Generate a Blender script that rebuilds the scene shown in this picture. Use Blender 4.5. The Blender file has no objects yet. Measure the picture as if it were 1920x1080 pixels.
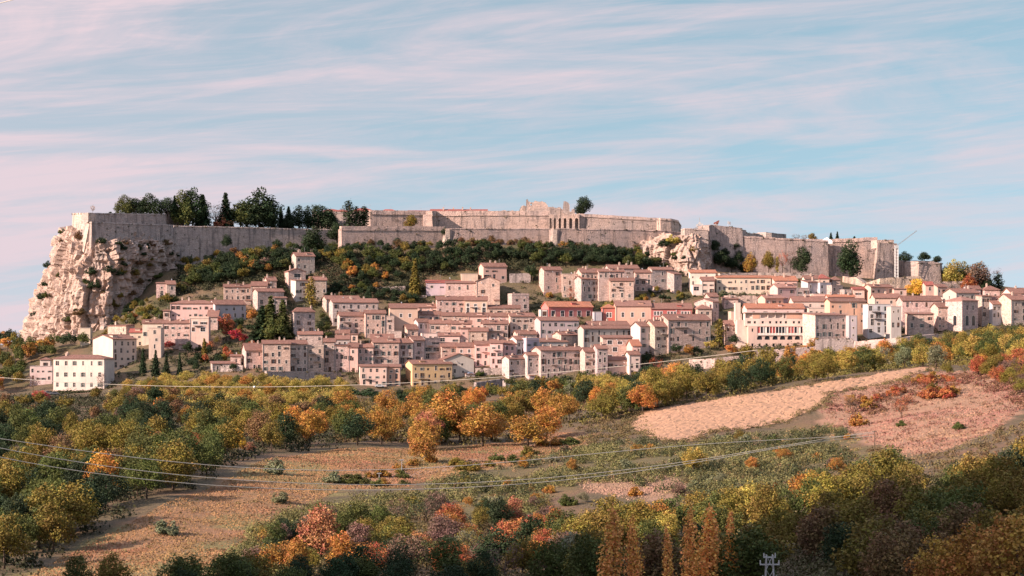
import bpy, bmesh, math, random
import numpy as np
from mathutils import Vector, Matrix, noise as mnoise
from mathutils.geometry import tessellate_polygon

random.seed(7)
rng = np.random.default_rng(7)
scene = bpy.context.scene
COL = scene.collection
R = math.radians
FPX = 4000.0            # focal length of the lens in pixels of the 1920 px photograph
CX, HZ = 960.0, 640.0   # optical centre column and the row of the true horizon

# ------------------------------------------------------------------ terrain
COLS = np.array([-600, 0, 150, 300, 480, 640, 800, 960, 1120, 1280, 1440, 1600, 1760, 1920, 2500], float)
TAB = [
 (60,  [1700]*13 + [1650, 1600]),
 (150, [1340,1330,1325,1320,1310,1300,1290,1280,1270,1260,1245,1230,1210,1180,1060]),
 (230, [1190,1180,1175,1170,1165,1160,1155,1150,1140,1130,1115,1090,1055,1010,850]),
 (300, [1120,1110,1103,1095,1092,1090,1086,1080,1068,1050,1022,990,950,905,760]),
 (360, [1050,1040,1030,1022,1030,1035,1033,1030,1018,1000,970,935,897,862,740]),
 (420, [980,965,945,925,935,955,957,955,945,930,908,880,850,822,720]),
 (480, [925,910,890,870,868,880,886,890,882,870,856,840,815,790,700]),
 (560, [870,860,845,832,832,835,838,840,830,815,806,795,770,745,680]),
 (650, [825,815,808,802,800,800,800,795,770,745,722,702,696,690,660]),
 (740, [790,780,778,775,775,775,775,770,748,725,710,697,685,672,650]),
 (840, [765,757,752,745,742,750,755,750,732,714,700,688,668,655,640]),
 (940, [750,745,735,712,702,727,737,727,714,692,674,660,645,632,630]),
 (1010,[690,690,668,625,622,622,625,622,620,613,608,604,598,590,600]),
 (1050,[660,655,630,565,562,560,562,560,560,556,556,558,560,563,580]),
 (1090,[650,648,640,510,472,468,464,459,468,508,514,520,534,546,570]),
 (1102,[650,648,640,510,470,466,462,456,464,506,512,518,530,544,570]),
 (1116,[650,648,600,432,432,436,436,436,438,450,456,458,520,540,570]),
 (1250,[655,652,600,440,440,440,440,440,442,455,470,480,540,560,580]),
 (1330,[655,655,650,620,620,620,620,620,620,620,620,620,620,620,620]),
 (1700,[700]*15),
]
YR = np.array([r[0] for r in TAB], float)
PT = np.array([r[1] for r in TAB], float)
ZT = (HZ - PT) * YR[:, None] / FPX

def vnoise(x, y, seed=0):
    xi = np.floor(x); yi = np.floor(y); xf = x - xi; yf = y - yi
    def h(a, b):
        v = np.sin(a*127.1 + b*311.7 + seed*74.7) * 43758.5453
        return v - np.floor(v)
    u = xf*xf*(3-2*xf); v = yf*yf*(3-2*yf)
    return (h(xi,yi)*(1-u)+h(xi+1,yi)*u)*(1-v) + (h(xi,yi+1)*(1-u)+h(xi+1,yi+1)*u)*v

def ground_z(X, Y):
    X = np.asarray(X, float); Y = np.asarray(Y, float)
    Yc = np.clip(Y, 60, 1700)
    px = np.clip(CX + FPX*X/Yc, -600, 2500)
    # the ground steps up behind the fortress walls, whose line zigzags over the hill
    W = np.interp(px, WALLX, WALLY)
    Yc = np.where(Yc < 1085, Yc, np.where(Yc < W, 1085 + (Yc-1085)*(17/(W-1085)), np.where(Yc < 1250, 1102 + (Yc-W)*(148/(1250-W)), Yc)))
    ci = np.clip(np.searchsorted(COLS, px) - 1, 0, len(COLS)-2)
    ri = np.clip(np.searchsorted(YR, Yc) - 1, 0, len(YR)-2)
    u = (px - COLS[ci])/(COLS[ci+1]-COLS[ci]); v = (Yc - YR[ri])/(YR[ri+1]-YR[ri])
    us = u*u*(3-2*u)*.5 + u*.5
    z = (ZT[ri,ci]*(1-us)+ZT[ri,ci+1]*us)*(1-v) + (ZT[ri+1,ci]*(1-us)+ZT[ri+1,ci+1]*us)*v
    z = z + (vnoise(X/17, Y/17, 1)-.5)*1.0 + (vnoise(X/6, Y/6, 2)-.5)*.35
    # the hill the viewer stands on, to the left and behind: its shadow lies over the near slope
    for (hx, hy, hh, sx, sy) in HILLS:
        z = z + hh*np.exp(-((X-hx)/sx)**4 - ((Y-hy)/sy)**4)
    return z
WALLX = [100,167,326,638,640,834,836,1036,1038,1276,1330,1391,1552,1562,1642,1645,1684,1720,1766,1850]
WALLY = [1104,1104,1110,1156,1104,1126,1102,1117,1098,1122,1104,1110,1116,1122,1124,1108,1112,1104,1104,1104]
HILLS = [(-185., 118., 132., 66., 110.)]

def gz(x, y):
    return float(ground_z(np.array([x]), np.array([y]))[0])

YS = np.arange(90, 1104, 1.5)
def at(px, py):
    """the ground point that the photograph shows at (px, py)"""
    X = (px-CX)*YS/FPX
    p = HZ - FPX*ground_z(X, YS)/YS
    k = np.nonzero(p <= py)[0]
    i = int(k[0]) if len(k) else len(YS)-1
    return Vector((float(X[i]), float(YS[i]), gz(float(X[i]), float(YS[i]))))

def P(px, py, Y):
    return Vector(((px-CX)*Y/FPX, Y, (HZ-py)*Y/FPX))

# ------------------------------------------------------------------ materials
def new_mat(name):
    m = bpy.data.materials.new(name); m.use_nodes = True
    nt = m.node_tree; b = nt.nodes['Principled BSDF']
    b.inputs['Roughness'].default_value = .9
    b.inputs['Specular IOR Level'].default_value = .25
    return m, nt, b
def N(nt, t, **kw):
    n = nt.nodes.new(t)
    for k, v in kw.items():
        if k.startswith('i_'): n.inputs[k[2:].replace('_', ' ')].default_value = v
        else: setattr(n, k, v)
    return n
def mixc(nt, fac, a, b, mode='MIX'):
    n = nt.nodes.new('ShaderNodeMix'); n.data_type = 'RGBA'; n.blend_type = mode
    for idx, v in ((0, fac), (6, a), (7, b)):
        if hasattr(v, 'is_linked') or hasattr(v, 'links'): nt.links.new(v, n.inputs[idx])
        else: n.inputs[idx].default_value = v if idx == 0 else (*v, 1)
    return n.outputs[2]
def ramp(nt, src, a, b):
    n = nt.nodes.new('ShaderNodeMapRange'); n.inputs[1].default_value = a; n.inputs[2].default_value = b
    nt.links.new(src, n.inputs[0]); return n.outputs[0]
def coords(nt, scale=(1,1,1), kind='Object'):
    tc = N(nt, 'ShaderNodeTexCoord'); mp = N(nt, 'ShaderNodeMapping'); mp.inputs['Scale'].default_value = scale
    nt.links.new(tc.outputs[kind], mp.inputs[0]); return mp.outputs[0]
def noise_(nt, vec, scale, detail=4, rough=.6):
    n = N(nt, 'ShaderNodeTexNoise'); n.inputs['Scale'].default_value = scale; n.inputs['Detail'].default_value = detail; n.inputs['Roughness'].default_value = rough
    nt.links.new(vec, n.inputs['Vector']); return n.outputs['Fac']
def bump_(nt, b, h, strength=.5, dist=.1):
    n = N(nt, 'ShaderNodeBump'); n.inputs['Strength'].default_value = strength; n.inputs['Distance'].default_value = dist
    nt.links.new(h, n.inputs['Height']); nt.links.new(n.outputs[0], b.inputs['Normal'])

def wall_mat(name, stone):
    """wall of the colour that its object carries; stone shows courses and patches, plaster shows streaks"""
    m, nt, b = new_mat(name)
    oi = N(nt, 'ShaderNodeObjectInfo'); v = coords(nt)
    big = noise_(nt, v, .16 if stone else .12, 5, .65); mid = noise_(nt, v, .9, 4, .7)
    streak = noise_(nt, coords(nt, (1.2, 1.2, .12)), 1.0, 3, .6)
    c = oi.outputs['Color']
    c = mixc(nt, ramp(nt, big, .42, .60), c, mixc(nt, .55 if stone else .35, c, (.30,.25,.235)))
    if stone: c = mixc(nt, ramp(nt, noise_(nt, coords(nt, (1,1,1)), .33, 3, .6), .55, .68), c, mixc(nt, .5, c, (.58,.36,.27)))
    if stone:
        vo = N(nt, 'ShaderNodeTexVoronoi'); vo.inputs['Scale'].default_value = 1.7
        nt.links.new(coords(nt, (1,1,1.7)), vo.inputs['Vector'])
        hs = N(nt, 'ShaderNodeSeparateColor'); nt.links.new(vo.outputs['Color'], hs.inputs[0])
        c = mixc(nt, ramp(nt, hs.outputs[0], .0, 1.0), mixc(nt, .5, c, (.13,.10,.09)), mixc(nt, .35, c, (.68,.54,.46)))
        bump_(nt, b, vo.outputs['Distance'], .6, .12)
    c = mixc(nt, ramp(nt, streak, .52, .8), c, mixc(nt, .45 if stone else .3, c, (.16,.13,.12)))
    c = mixc(nt, ramp(nt, mid, .55, .8), c, mixc(nt, .28, c, (.2,.15,.12)))
    nt.links.new(c, b.inputs['Base Color'])
    return m
def fort_mat():
    """old fortress masonry: courses, black runs of water, grey lichen and weeds rooted in the joints"""
    m, nt, b = new_mat('fortress masonry')
    oi = N(nt, 'ShaderNodeObjectInfo'); v = coords(nt); c = oi.outputs['Color']
    br = N(nt, 'ShaderNodeTexVoronoi'); br.inputs['Scale'].default_value = 1.9; nt.links.new(coords(nt, (1,1,1.6)), br.inputs['Vector'])
    hs = N(nt, 'ShaderNodeSeparateColor'); nt.links.new(br.outputs['Color'], hs.inputs[0])
    c = mixc(nt, hs.outputs[0], mixc(nt, .4, c, (.15,.12,.11)), mixc(nt, .25, c, (.66,.53,.46)))
    c = mixc(nt, ramp(nt, noise_(nt, v, .09, 5, .7), .42, .62), c, mixc(nt, .55, c, (.27,.235,.23)))
    c = mixc(nt, ramp(nt, noise_(nt, coords(nt, (.5,.5,.05)), 1.0, 4, .7), .50, .66), c, mixc(nt, .75, c, (.10,.085,.08)))
    c = mixc(nt, ramp(nt, noise_(nt, coords(nt, (.12,.12,.6)), 1.0, 5, .75), .52, .68), c, mixc(nt, .65, c, (.16,.13,.12)))
    c = mixc(nt, ramp(nt, noise_(nt, v, .42, 5, .75), .61, .66), c, (.045,.052,.028))
    nt.links.new(c, b.inputs['Base Color']); bump_(nt, b, br.outputs['Distance'], .8, .3)
    return m
M_FORT = fort_mat()
M_STONE = wall_mat('stone wall', True)
M_PLASTER = wall_mat('plaster wall', False)

def tile_mat():
    m, nt, b = new_mat('clay roof tiles')
    oi = N(nt, 'ShaderNodeObjectInfo'); v = coords(nt)
    w = N(nt, 'ShaderNodeTexWave'); w.inputs['Scale'].default_value = 1.3; w.inputs['Distortion'].default_value = .6; w.inputs['Detail'].default_value = 1
    nt.links.new(v, w.inputs['Vector'])
    c = oi.outputs['Color']
    n1 = noise_(nt, v, .8, 5, .75); n2 = noise_(nt, v, .15, 3, .6); n3 = noise_(nt, coords(nt, (1,.35,1)), 3.5, 2, .6)
    c = mixc(nt, ramp(nt, n1, .45, .7), c, mixc(nt, .5, c, (.36,.21,.155)))
    c = mixc(nt, ramp(nt, n3, .5, .75), c, mixc(nt, .75, c, (.075,.042,.035)))
    c = mixc(nt, ramp(nt, n2, .5, .75), c, mixc(nt, .45, c, (.17,.13,.11)))
    nt.links.new(c, b.inputs['Base Color']); bump_(nt, b, w.outputs['Fac'], .7, .12)
    return m
M_TILE = tile_mat()

def plain(name, rgb, rough=.8, var=.25, scale=1.5, spec=.25, metal=0.):
    m, nt, b = new_mat(name)
    n = noise_(nt, coords(nt), scale, 4, .65)
    c = mixc(nt, ramp(nt, n, .3, .75), rgb, tuple(x*(1-var) for x in rgb))
    nt.links.new(c, b.inputs['Base Color']); b.inputs['Roughness'].default_value = rough
    b.inputs['Specular IOR Level'].default_value = spec; b.inputs['Metallic'].default_value = metal
    return m
M_PANE = plain('dark window glass', (.025,.028,.034), .25, .4, .7, .5)
M_FRAME = plain('pale window surround', (.62,.55,.49), .8, .2)
M_WHITE = plain('white painted frame', (.78,.76,.73), .6, .1)
M_SHUT = plain('brown wooden shutter', (.10,.055,.04), .7, .3)
M_SHUTG = plain('grey green shutter', (.16,.19,.18), .7, .3)
M_DOOR = plain('dark wooden door', (.08,.045,.03), .7, .3)
M_METAL = plain('grey painted metal', (.30,.31,.32), .5, .2, 1, .5, .3)
M_STEELW = plain('pale galvanised steel', (.55,.56,.55), .5, .15, 1, .5, .4)
M_CABLE = plain('pale aluminium cable', (.62,.57,.47), .5, .1, 1, .5)
M_BARK = plain('grey brown bark', (.12,.09,.07), .95, .45, 4)
M_REDP = plain('red gallery panel', (.42,.10,.09), .7, .3)
M_CONC = plain('concrete slab', (.42,.36,.33), .9, .25)
M_SOLAR = plain('solar panel glass', (.03,.035,.05), .2, .3, 1, .6)
M_CANVAS = plain('white canvas', (.82,.80,.78), .8, .06)
M_TYRE = plain('black rubber', (.02,.02,.02), .9, .1)

def leaf_mat():
    m, nt, b = new_mat('leaves')
    oi = N(nt, 'ShaderNodeObjectInfo'); v = coords(nt)
    geo = N(nt, 'ShaderNodeAttribute'); geo.attribute_name = 'tint'
    c = oi.outputs['Color']
    tc = N(nt, 'ShaderNodeSeparateColor'); nt.links.new(geo.outputs['Color'], tc.inputs[0])
    hsv = N(nt, 'ShaderNodeHueSaturation')
    nt.links.new(c, hsv.inputs['Color'])
    hm = N(nt, 'ShaderNodeMapRange'); hm.inputs[3].default_value = .466; hm.inputs[4].default_value = .534; nt.links.new(tc.outputs[0], hm.inputs[0]); nt.links.new(hm.outputs[0], hsv.inputs['Hue'])
    vm = N(nt, 'ShaderNodeMapRange'); vm.inputs[3].default_value = .55; vm.inputs[4].default_value = 1.5; nt.links.new(tc.outputs[1], vm.inputs[0]); nt.links.new(vm.outputs[0], hsv.inputs['Value'])
    nt.links.new(hsv.outputs[0], b.inputs['Base Color']); b.inputs['Roughness'].default_value = .75; b.inputs['Specular IOR Level'].default_value = .2
    tr = N(nt, 'ShaderNodeBsdfTranslucent'); nt.links.new(hsv.outputs[0], tr.inputs[0])
    mx = N(nt, 'ShaderNodeMixShader'); mx.inputs[0].default_value = .12
    nt.links.new(b.outputs[0], mx.inputs[1]); nt.links.new(tr.outputs[0], mx.inputs[2])
    nt.links.new(mx.outputs[0], nt.nodes['Material Output'].inputs[0])
    return m
M_LEAF = leaf_mat()

# ------------------------------------------------------------------ object helpers
def link(name, me, parent=None, color=None):
    o = bpy.data.objects.new(name, me); COL.objects.link(o)
    if parent is not None: o.parent = parent
    if color is not None: o.color = (*color, 1)
    return o
def tag(o, label, cat, group=None):
    o['label'] = label; o['category'] = cat
    if group: o['group'] = group
    return o
def empty(name, loc, rz=0.):
    o = bpy.data.objects.new(name, None); COL.objects.link(o); o.location = loc; o.rotation_euler = (0, 0, rz); o.empty_display_size = .5
    return o
def struct(o, kind='structure'):
    o['kind'] = kind; return o
class MB:
    def __init__(s): s.v = []; s.f = []; s.mi = []
    def face(s, pts, mi=0):
        n = len(s.v); s.v += [tuple(p) for p in pts]; s.f.append(tuple(range(n, n+len(pts)))); s.mi.append(mi)
    def box(s, x0, x1, y0, y1, z0, z1, mi=0):
        a = [(x0,y0,z0),(x1,y0,z0),(x1,y1,z0),(x0,y1,z0),(x0,y0,z1),(x1,y0,z1),(x1,y1,z1),(x0,y1,z1)]
        n = len(s.v); s.v += a
        for q in ((0,3,2,1),(4,5,6,7),(0,1,5,4),(1,2,6,5),(2,3,7,6),(3,0,4,7)): s.f.append(tuple(n+i for i in q)); s.mi.append(mi)
    def hexa(s, a, mi=0):
        n = len(s.v); s.v += [tuple(p) for p in a]
        for q in ((0,3,2,1),(4,5,6,7),(0,1,5,4),(1,2,6,5),(2,3,7,6),(3,0,4,7)): s.f.append(tuple(n+i for i in q)); s.mi.append(mi)
    def tube(s, pts, rad, seg=6, mi=0):
        pts = [Vector(p) for p in pts]; rad = rad if isinstance(rad, (list, tuple)) else [rad]*len(pts); rings = []
        for i, p in enumerate(pts):
            d = (pts[min(i+1, len(pts)-1)] - pts[max(i-1, 0)]).normalized()
            a = d.orthogonal().normalized() if abs(d.z) < .95 else Vector((1,0,0)); b = d.cross(a).normalized(); a = b.cross(d).normalized()
            n = len(s.v); s.v += [tuple(p + (a*math.cos(2*math.pi*k/seg) + b*math.sin(2*math.pi*k/seg))*rad[i]) for k in range(seg)]; rings.append(n)
        for i in range(len(rings)-1):
            for k in range(seg): s.f.append((rings[i]+k, rings[i]+(k+1)%seg, rings[i+1]+(k+1)%seg, rings[i+1]+k)); s.mi.append(mi)
        s.f.append(tuple(rings[0]+k for k in range(seg))[::-1]); s.mi.append(mi)
        s.f.append(tuple(rings[-1]+k for k in range(seg))); s.mi.append(mi)
    def mesh(s, name, mats, smooth=False):
        me = bpy.data.meshes.new(name); me.from_pydata(s.v, [], s.f)
        for m in (mats if isinstance(mats, (list, tuple)) else [mats]): me.materials.append(m)
        if any(s.mi): me.polygons.foreach_set('material_index', s.mi)
        if smooth: me.polygons.foreach_set('use_smooth', [True]*len(s.f))
        me.update(); return me
    def obj(s, name, mats, parent=None, color=None, smooth=False):
        return link(name, s.mesh(name, mats, smooth), parent, color)
def prism(outline, holes, thick, name, mat, parent=None, color=None, jag=0.):
    """a wall cut to OUTLINE (x, z), with HOLES through it, THICK deep along +y"""
    rings = [[Vector((x, z, 0)) for x, z in outline]] + [[Vector((x, z, 0)) for x, z in h] for h in holes]
    flat = [p for r in rings for p in r]; tris = tessellate_polygon(rings)
    mb = MB(); n = len(flat)
    mb.v = [(p.x, 0, p.y) for p in flat] + [(p.x, thick, p.y) for p in flat]
    for t in tris:
        a, b, c = (flat[i] for i in t)
        ccw = (b-a).cross(c-a).z > 0
        t = tuple(t) if ccw else tuple(reversed(t))
        mb.f.append(t); mb.f.append(tuple(i+n for i in reversed(t))); mb.mi += [0, 0]
    k = 0
    for r in rings:
        L = len(r)
        for i in range(L):
            j = (i+1) % L; mb.f.append((k+i, k+i+n, k+j+n, k+j)); mb.mi.append(0)
        k += L
    o = mb.obj(name, mat, parent, color)
    bm = bmesh.new(); bm.from_mesh(o.data); bmesh.ops.recalc_face_normals(bm, faces=bm.faces); bm.to_mesh(o.data); bm.free()
    return o
def arch_pts(x0, x1, z0, z1, n=8):
    """a round-headed opening"""
    c = (x0+x1)/2; r = (x1-x0)/2; zs = z1-r
    return [(x0, z0), (x1, z0)] + [(c+r*math.cos(math.pi*k/n), zs+r*math.sin(math.pi*k/n)) for k in range(n+1)]
# ------------------------------------------------------------------ the setting: ground, field, cliffs, sky, sun, camera
def inpoly(px, py, poly):
    c = np.zeros(px.shape, bool); n = len(poly); j = n-1
    for i in range(n):
        xi, yi = poly[i]; xj, yj = poly[j]
        if yi != yj: c ^= ((yi > py) != (yj > py)) & (px < (xj-xi)*(py-yi)/(yj-yi)+xi)
        j = i
    return c
MEADOW = [(40,1085),(150,1030),(310,945),(420,905),(500,862),(640,842),(760,842),(900,835),(1040,812),(1110,815),(1090,840),(900,885),(760,915),(640,922),(545,955),(470,1010),(400,1060),(350,1090)]
PLOUGH = [(1182,800),(1200,775),(1290,757),(1400,740),(1520,722),(1640,703),(1752,687),(1757,694),(1700,712),(1620,730),(1560,738),(1540,762),(1480,790),(1400,805),(1330,812),(1290,830),(1240,829),(1200,815)]
DRYGRASS = [(1560,738),(1650,722),(1750,697),(1900,690),(1930,760),(1860,810),(1760,850),(1700,860),(1640,830),(1560,800),(1535,770)]
DRY2 = [(1080,905),(1180,885),(1290,905),(1280,935),(1180,940),(1100,925)]
DRY3 = [(860,770),(1000,745),(1100,742),(1180,730),(1180,760),(1060,775),(930,790)]
BROOM_G = [[(400,1082),(470,1005),(560,950),(640,935),(760,925),(900,892),(1010,862),(1090,842),(1180,828),(1240,836),(1300,838),(1400,812),(1500,795),(1560,800),(1640,835),(1690,868),(1560,905),(1420,940),(1300,945),(1180,905),(1080,910),(1000,965),(800,1000),(560,1090)]]
TRACK = [(640,922),(760,880),(860,868),(960,842),(1080,815),(1085,822),(970,850),(870,880),(770,895),(690,915)]
def world_poly(poly):
    return [(p.x, p.y) for p in (at(x, y) for x, y in poly)]

def make_ground():
    xs = np.unique(np.concatenate([np.linspace(-9000,-900,14), np.arange(-900,-300,15), np.arange(-300,320,2.5), np.arange(320,900,15), np.linspace(900,9000,14)]))
    ys = np.unique(np.concatenate([np.linspace(-4000,-300,10), np.arange(-300,200,8), np.arange(200,700,2.5), np.arange(700,1140,3), np.arange(1140,1720,20), np.linspace(1720,20000,16)]))
    X, Y = np.meshgrid(xs, ys); Z = ground_z(X, Y)
    far = Y > 1700
    Z = np.where(far, -25-(Y-1700)*.0015, Z)
    nx, ny = len(xs), len(ys)
    co = np.stack([X, Y, Z], -1).reshape(-1, 3)
    i = np.arange((ny-1)*(nx-1)); r = i//(nx-1); c = i % (nx-1); a = r*nx+c
    quads = np.stack([a, a+1, a+1+nx, a+nx], -1)
    me = bpy.data.meshes.new('ground'); me.vertices.add(len(co)); me.vertices.foreach_set('co', co.ravel())
    me.loops.add(quads.size); me.loops.foreach_set('vertex_index', quads.ravel().astype(np.int32))
    me.polygons.add(len(quads)); me.polygons.foreach_set('loop_start', np.arange(0, quads.size, 4, dtype=np.int32)); me.polygons.foreach_set('loop_total', np.full(len(quads), 4, np.int32))
    me.update(calc_edges=True); me.polygons.foreach_set('use_smooth', [True]*len(quads))
    # what grows or lies where: soil colours by place
    col = np.empty((len(co), 4)); col[:] = (.075, .058, .036, 1)
    fx, fy = X.ravel(), Y.ravel(); wob = (vnoise(fx/9, fy/9, 5)-.5)*7
    def paint(poly, rgb):
        w = world_poly(poly); col[inpoly(fx+wob, fy+wob, w)] = (*rgb, 1)
    town = (fy > 925) & (fy < 1062) & (np.abs(fx) < 320); col[town] = (.085,.068,.045,1)
    grassy = (fy > 955) & (fy < 1100) & (vnoise(fx/14, fy/10, 8) > .5); col[grassy] = (.042,.045,.020,1)
    top = fy > 1104; col[top] = (.12,.11,.06,1)
    paint(MEADOW, (.235,.128,.064)); paint(DRYGRASS, (.30,.175,.118)); paint(DRY2, (.28,.17,.12)); paint(DRY3, (.25,.13,.09))
    g = inpoly(fx+wob, fy+wob, world_poly(MEADOW)) & (vnoise(fx/16, fy/22, 11) > .56); col[g] = (.17,.145,.055,1)
    for bp in BROOM_G: paint(bp, (.085,.078,.034))
    paint(DRY2, (.28,.17,.12)); paint(TRACK, (.34,.215,.155))
    at_ = me.color_attributes.new('soil', 'FLOAT_COLOR', 'POINT'); at_.data.foreach_set('color', col.ravel())
    m, nt, b = new_mat('earth and grass')
    a_ = N(nt, 'ShaderNodeAttribute'); a_.attribute_name = 'soil'
    v = coords(nt); n1 = noise_(nt, v, .35, 6, .75); n2 = noise_(nt, v, 1.6, 4, .7); n3 = noise_(nt, v, .06, 3, .6)
    cc = mixc(nt, ramp(nt, n1, .35, .7), a_.outputs['Color'], mixc(nt, .55, a_.outputs['Color'], (.10,.085,.035)))
    cc = mixc(nt, ramp(nt, n2, .5, .75), cc, mixc(nt, .4, cc, (.42,.30,.18)))
    cc = mixc(nt, ramp(nt, n3, .45, .7), cc, mixc(nt, .3, cc, (.28,.13,.08)))
    nt.links.new(cc, b.inputs['Base Color']); bump_(nt, b, n2, 1., .35)
    me.materials.append(m)
    struct(link('ground', me))

def make_plough():
    w = world_poly(PLOUGH); wx = [p[0] for p in w]; wy = [p[1] for p in w]
    st = .48; xs = np.arange(min(wx)-1, max(wx)+1, st); ys = np.arange(min(wy)-1, max(wy)+1, st)
    X, Y = np.meshgrid(xs, ys)
    f = (X*1.0 - Y*.42)*2.1 + vnoise(X/12, Y/12, 3)*3
    Z = ground_z(X, Y) + .12 + .05*np.sin(f) + (vnoise(X/.55, Y/.8, 4)-.5)*.30 + (vnoise(X/1.7, Y/4, 9)-.5)*.12
    wob = (vnoise(X/5, Y/5, 6)-.5)*3
    keep = inpoly(X+wob, Y+wob, w)
    nx = len(xs); idx = np.arange(X.size).reshape(X.shape)
    q = keep[:-1,:-1] & keep[1:,:-1] & keep[:-1,1:] & keep[1:,1:]
    a = idx[:-1,:-1][q]; quads = np.stack([a, a+1, a+1+nx, a+nx], -1)
    used, inv = np.unique(quads.ravel(), return_inverse=True)
    co = np.stack([X, Y, Z], -1).reshape(-1,3)[used]
    me = bpy.data.meshes.new('ploughed_field'); me.from_pydata(co.tolist(), [], inv.reshape(-1,4).tolist())
    m, nt, b = new_mat('ploughed earth'); v = coords(nt)
    n1 = noise_(nt, v, .9, 5, .7); n2 = noise_(nt, v, .05, 3, .6)
    c = mixc(nt, ramp(nt, n1, .35, .7), (.375,.228,.145), (.25,.148,.092)); c = mixc(nt, ramp(nt, n2, .4, .7), c, (.33,.20,.12))
    nt.links.new(c, b.inputs['Base Color']); bump_(nt, b, n1, .4, .15)
    me.materials.append(m); struct(link('ploughed_field', me))

def rock_mat():
    m, nt, b = new_mat('pale limestone'); v = coords(nt); vs = coords(nt, (1,1,.35))
    n1 = noise_(nt, v, .18, 6, .7); n2 = noise_(nt, vs, .8, 5, .75); n3 = noise_(nt, coords(nt, (.25,.25,1.6)), .8, 3, .7)
    c = mixc(nt, ramp(nt, n1, .35, .68), (.50,.38,.315), (.37,.275,.225))
    c = mixc(nt, ramp(nt, n2, .50, .70), c, (.25,.185,.15)); c = mixc(nt, ramp(nt, n3, .54, .74), c, (.22,.16,.125)); c = mixc(nt, ramp(nt, noise_(nt, v, .07, 4, .7), .52, .68), c, mixc(nt, .5, c, (.36,.33,.31)))
    nt.links.new(c, b.inputs['Base Color']); bump_(nt, b, n2, 1., .9)
    return m
M_ROCK = rock_mat()

ROCKS = {}
def cliff(name, rows, nu, nv, amp, sd, toplip=None):
    """a rock face: ROWS is [(py, [(px, Y), ...])] from foot to top, every row the same number of points"""
    pys = [r[0] for r in rows]; K = len(rows[0][1])
    tt = np.linspace(0, K-1, nu)
    Yref = np.mean([p[1] for p in rows[0][1]])
    G = np.zeros((nv, nu, 3))
    for j in range(nv):
        s = j/(nv-1)*(len(rows)-1); a = min(int(s), len(rows)-2); f = s-a
        py = pys[a]*(1-f)+pys[a+1]*f
        pts = [((rows[a][1][k][0]*(1-f)+rows[a+1][1][k][0]*f), (rows[a][1][k][1]*(1-f)+rows[a+1][1][k][1]*f)) for k in range(K)]
        X = np.array([(p[0]-CX)*p[1]/FPX for p in pts]); Y = np.array([p[1] for p in pts])
        G[j,:,0] = np.interp(tt, range(K), X); G[j,:,1] = np.interp(tt, range(K), Y); G[j,:,2] = (HZ-py)*Yref/FPX
    du = np.gradient(G, axis=1); dv = np.gradient(G, axis=0)
    nrm = np.cross(du, dv); nrm /= np.linalg.norm(nrm, axis=2, keepdims=True)+1e-9
    out = []
    for j in range(nv):
        for i in range(nu):
            p = Vector(G[j,i]); n = Vector(nrm[j,i])
            q = Vector((p.x*.17, p.y*.17, p.z*.075)) + Vector((sd, 0, 0))
            cell = mnoise.cell(q*1.0+Vector((mnoise.noise(p*.12), mnoise.noise(p*.12+Vector((5,5,5))), 0))*.8)
            cell2 = mnoise.cell(Vector((p.x*.55, p.y*.55, p.z*.16))+Vector((mnoise.noise(p*.3)*.7,0,sd)))
            led = mnoise.noise(Vector((p.x*.02, p.y*.02, p.z*.33)))
            col_ = mnoise.cell(Vector((p.x*.085+mnoise.noise(p*.07)*.6, p.y*.085, p.z*.018+sd))) - .3
            crack = abs(mnoise.noise(Vector((p.x*.13, p.y*.13, p.z*.03+sd))))
            h = amp*(col_*1.5 - max(0, .12-crack)*9 + cell*.8 + cell2*.75 + mnoise.fractal(p*.16, .8, 2.1, 4)*.45 + led*.6) + mnoise.noise(p*.9)*.35
            out.append(p + n*h)
    mb = MB(); mb.v = [tuple(p) for p in out]
    for j in range(nv-1):
        for i in range(nu-1):
            a = j*nu+i; mb.f.append((a, a+1, a+1+nu, a+nu)); mb.mi.append(0)
    # the top of the rock, sloping back under the walls
    topz = max(p.z for p in out[-nu:]); k0 = len(mb.v)
    back = toplip or (0, 30)
    mb.v += [(p.x*.98, p.y+back[1], p.z+back[0]) for p in out[-nu:]]
    for i in range(nu-1): mb.f.append(((nv-1)*nu+i, (nv-1)*nu+i+1, k0+i+1, k0+i)); mb.mi.append(0)
    o = mb.obj(name, M_ROCK); struct(o); ROCKS[name] = (mb.v, mb.f)
    return o

make_ground(); make_plough()
cliff('cliff', [
    (652, [(60,1200),(40,1120),(52,1088),(100,1062),(150,1048),(196,1044),(250,1074),(300,1108)]),
    (610, [(70,1200),(47,1120),(58,1090),(100,1066),(150,1051),(200,1047),(255,1076),(305,1108)]),
    (575, [(80,1200),(60,1120),(70,1090),(108,1066),(155,1052),(202,1049),(262,1078),(315,1110)]),
    (540, [(95,1200),(72,1118),(84,1090),(116,1067),(160,1053),(204,1050),(272,1079),(330,1110)]),
    (508, [(105,1200),(88,1116),(100,1088),(128,1066),(165,1054),(206,1052),(285,1081),(345,1110)]),
    (500, [(108,1200),(95,1116),(106,1090),(130,1070),(168,1057),(207,1056),(288,1084),(347,1111)]),
    (470, [(112,1200),(99,1116),(110,1092),(134,1072),(170,1060),(208,1059),(290,1086),(342,1110)]),
    (452, [(115,1200),(103,1116),(114,1094),(138,1075),(170,1062),(210,1064),(292,1091),(338,1112)]),
    (430, [(135,1200),(121,1116),(128,1096),(142,1082),(168,1072),(212,1074),(290,1098),(332,1116)]),
    ], 230, 130, 1.75, 3.1, (4, 40))
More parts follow.
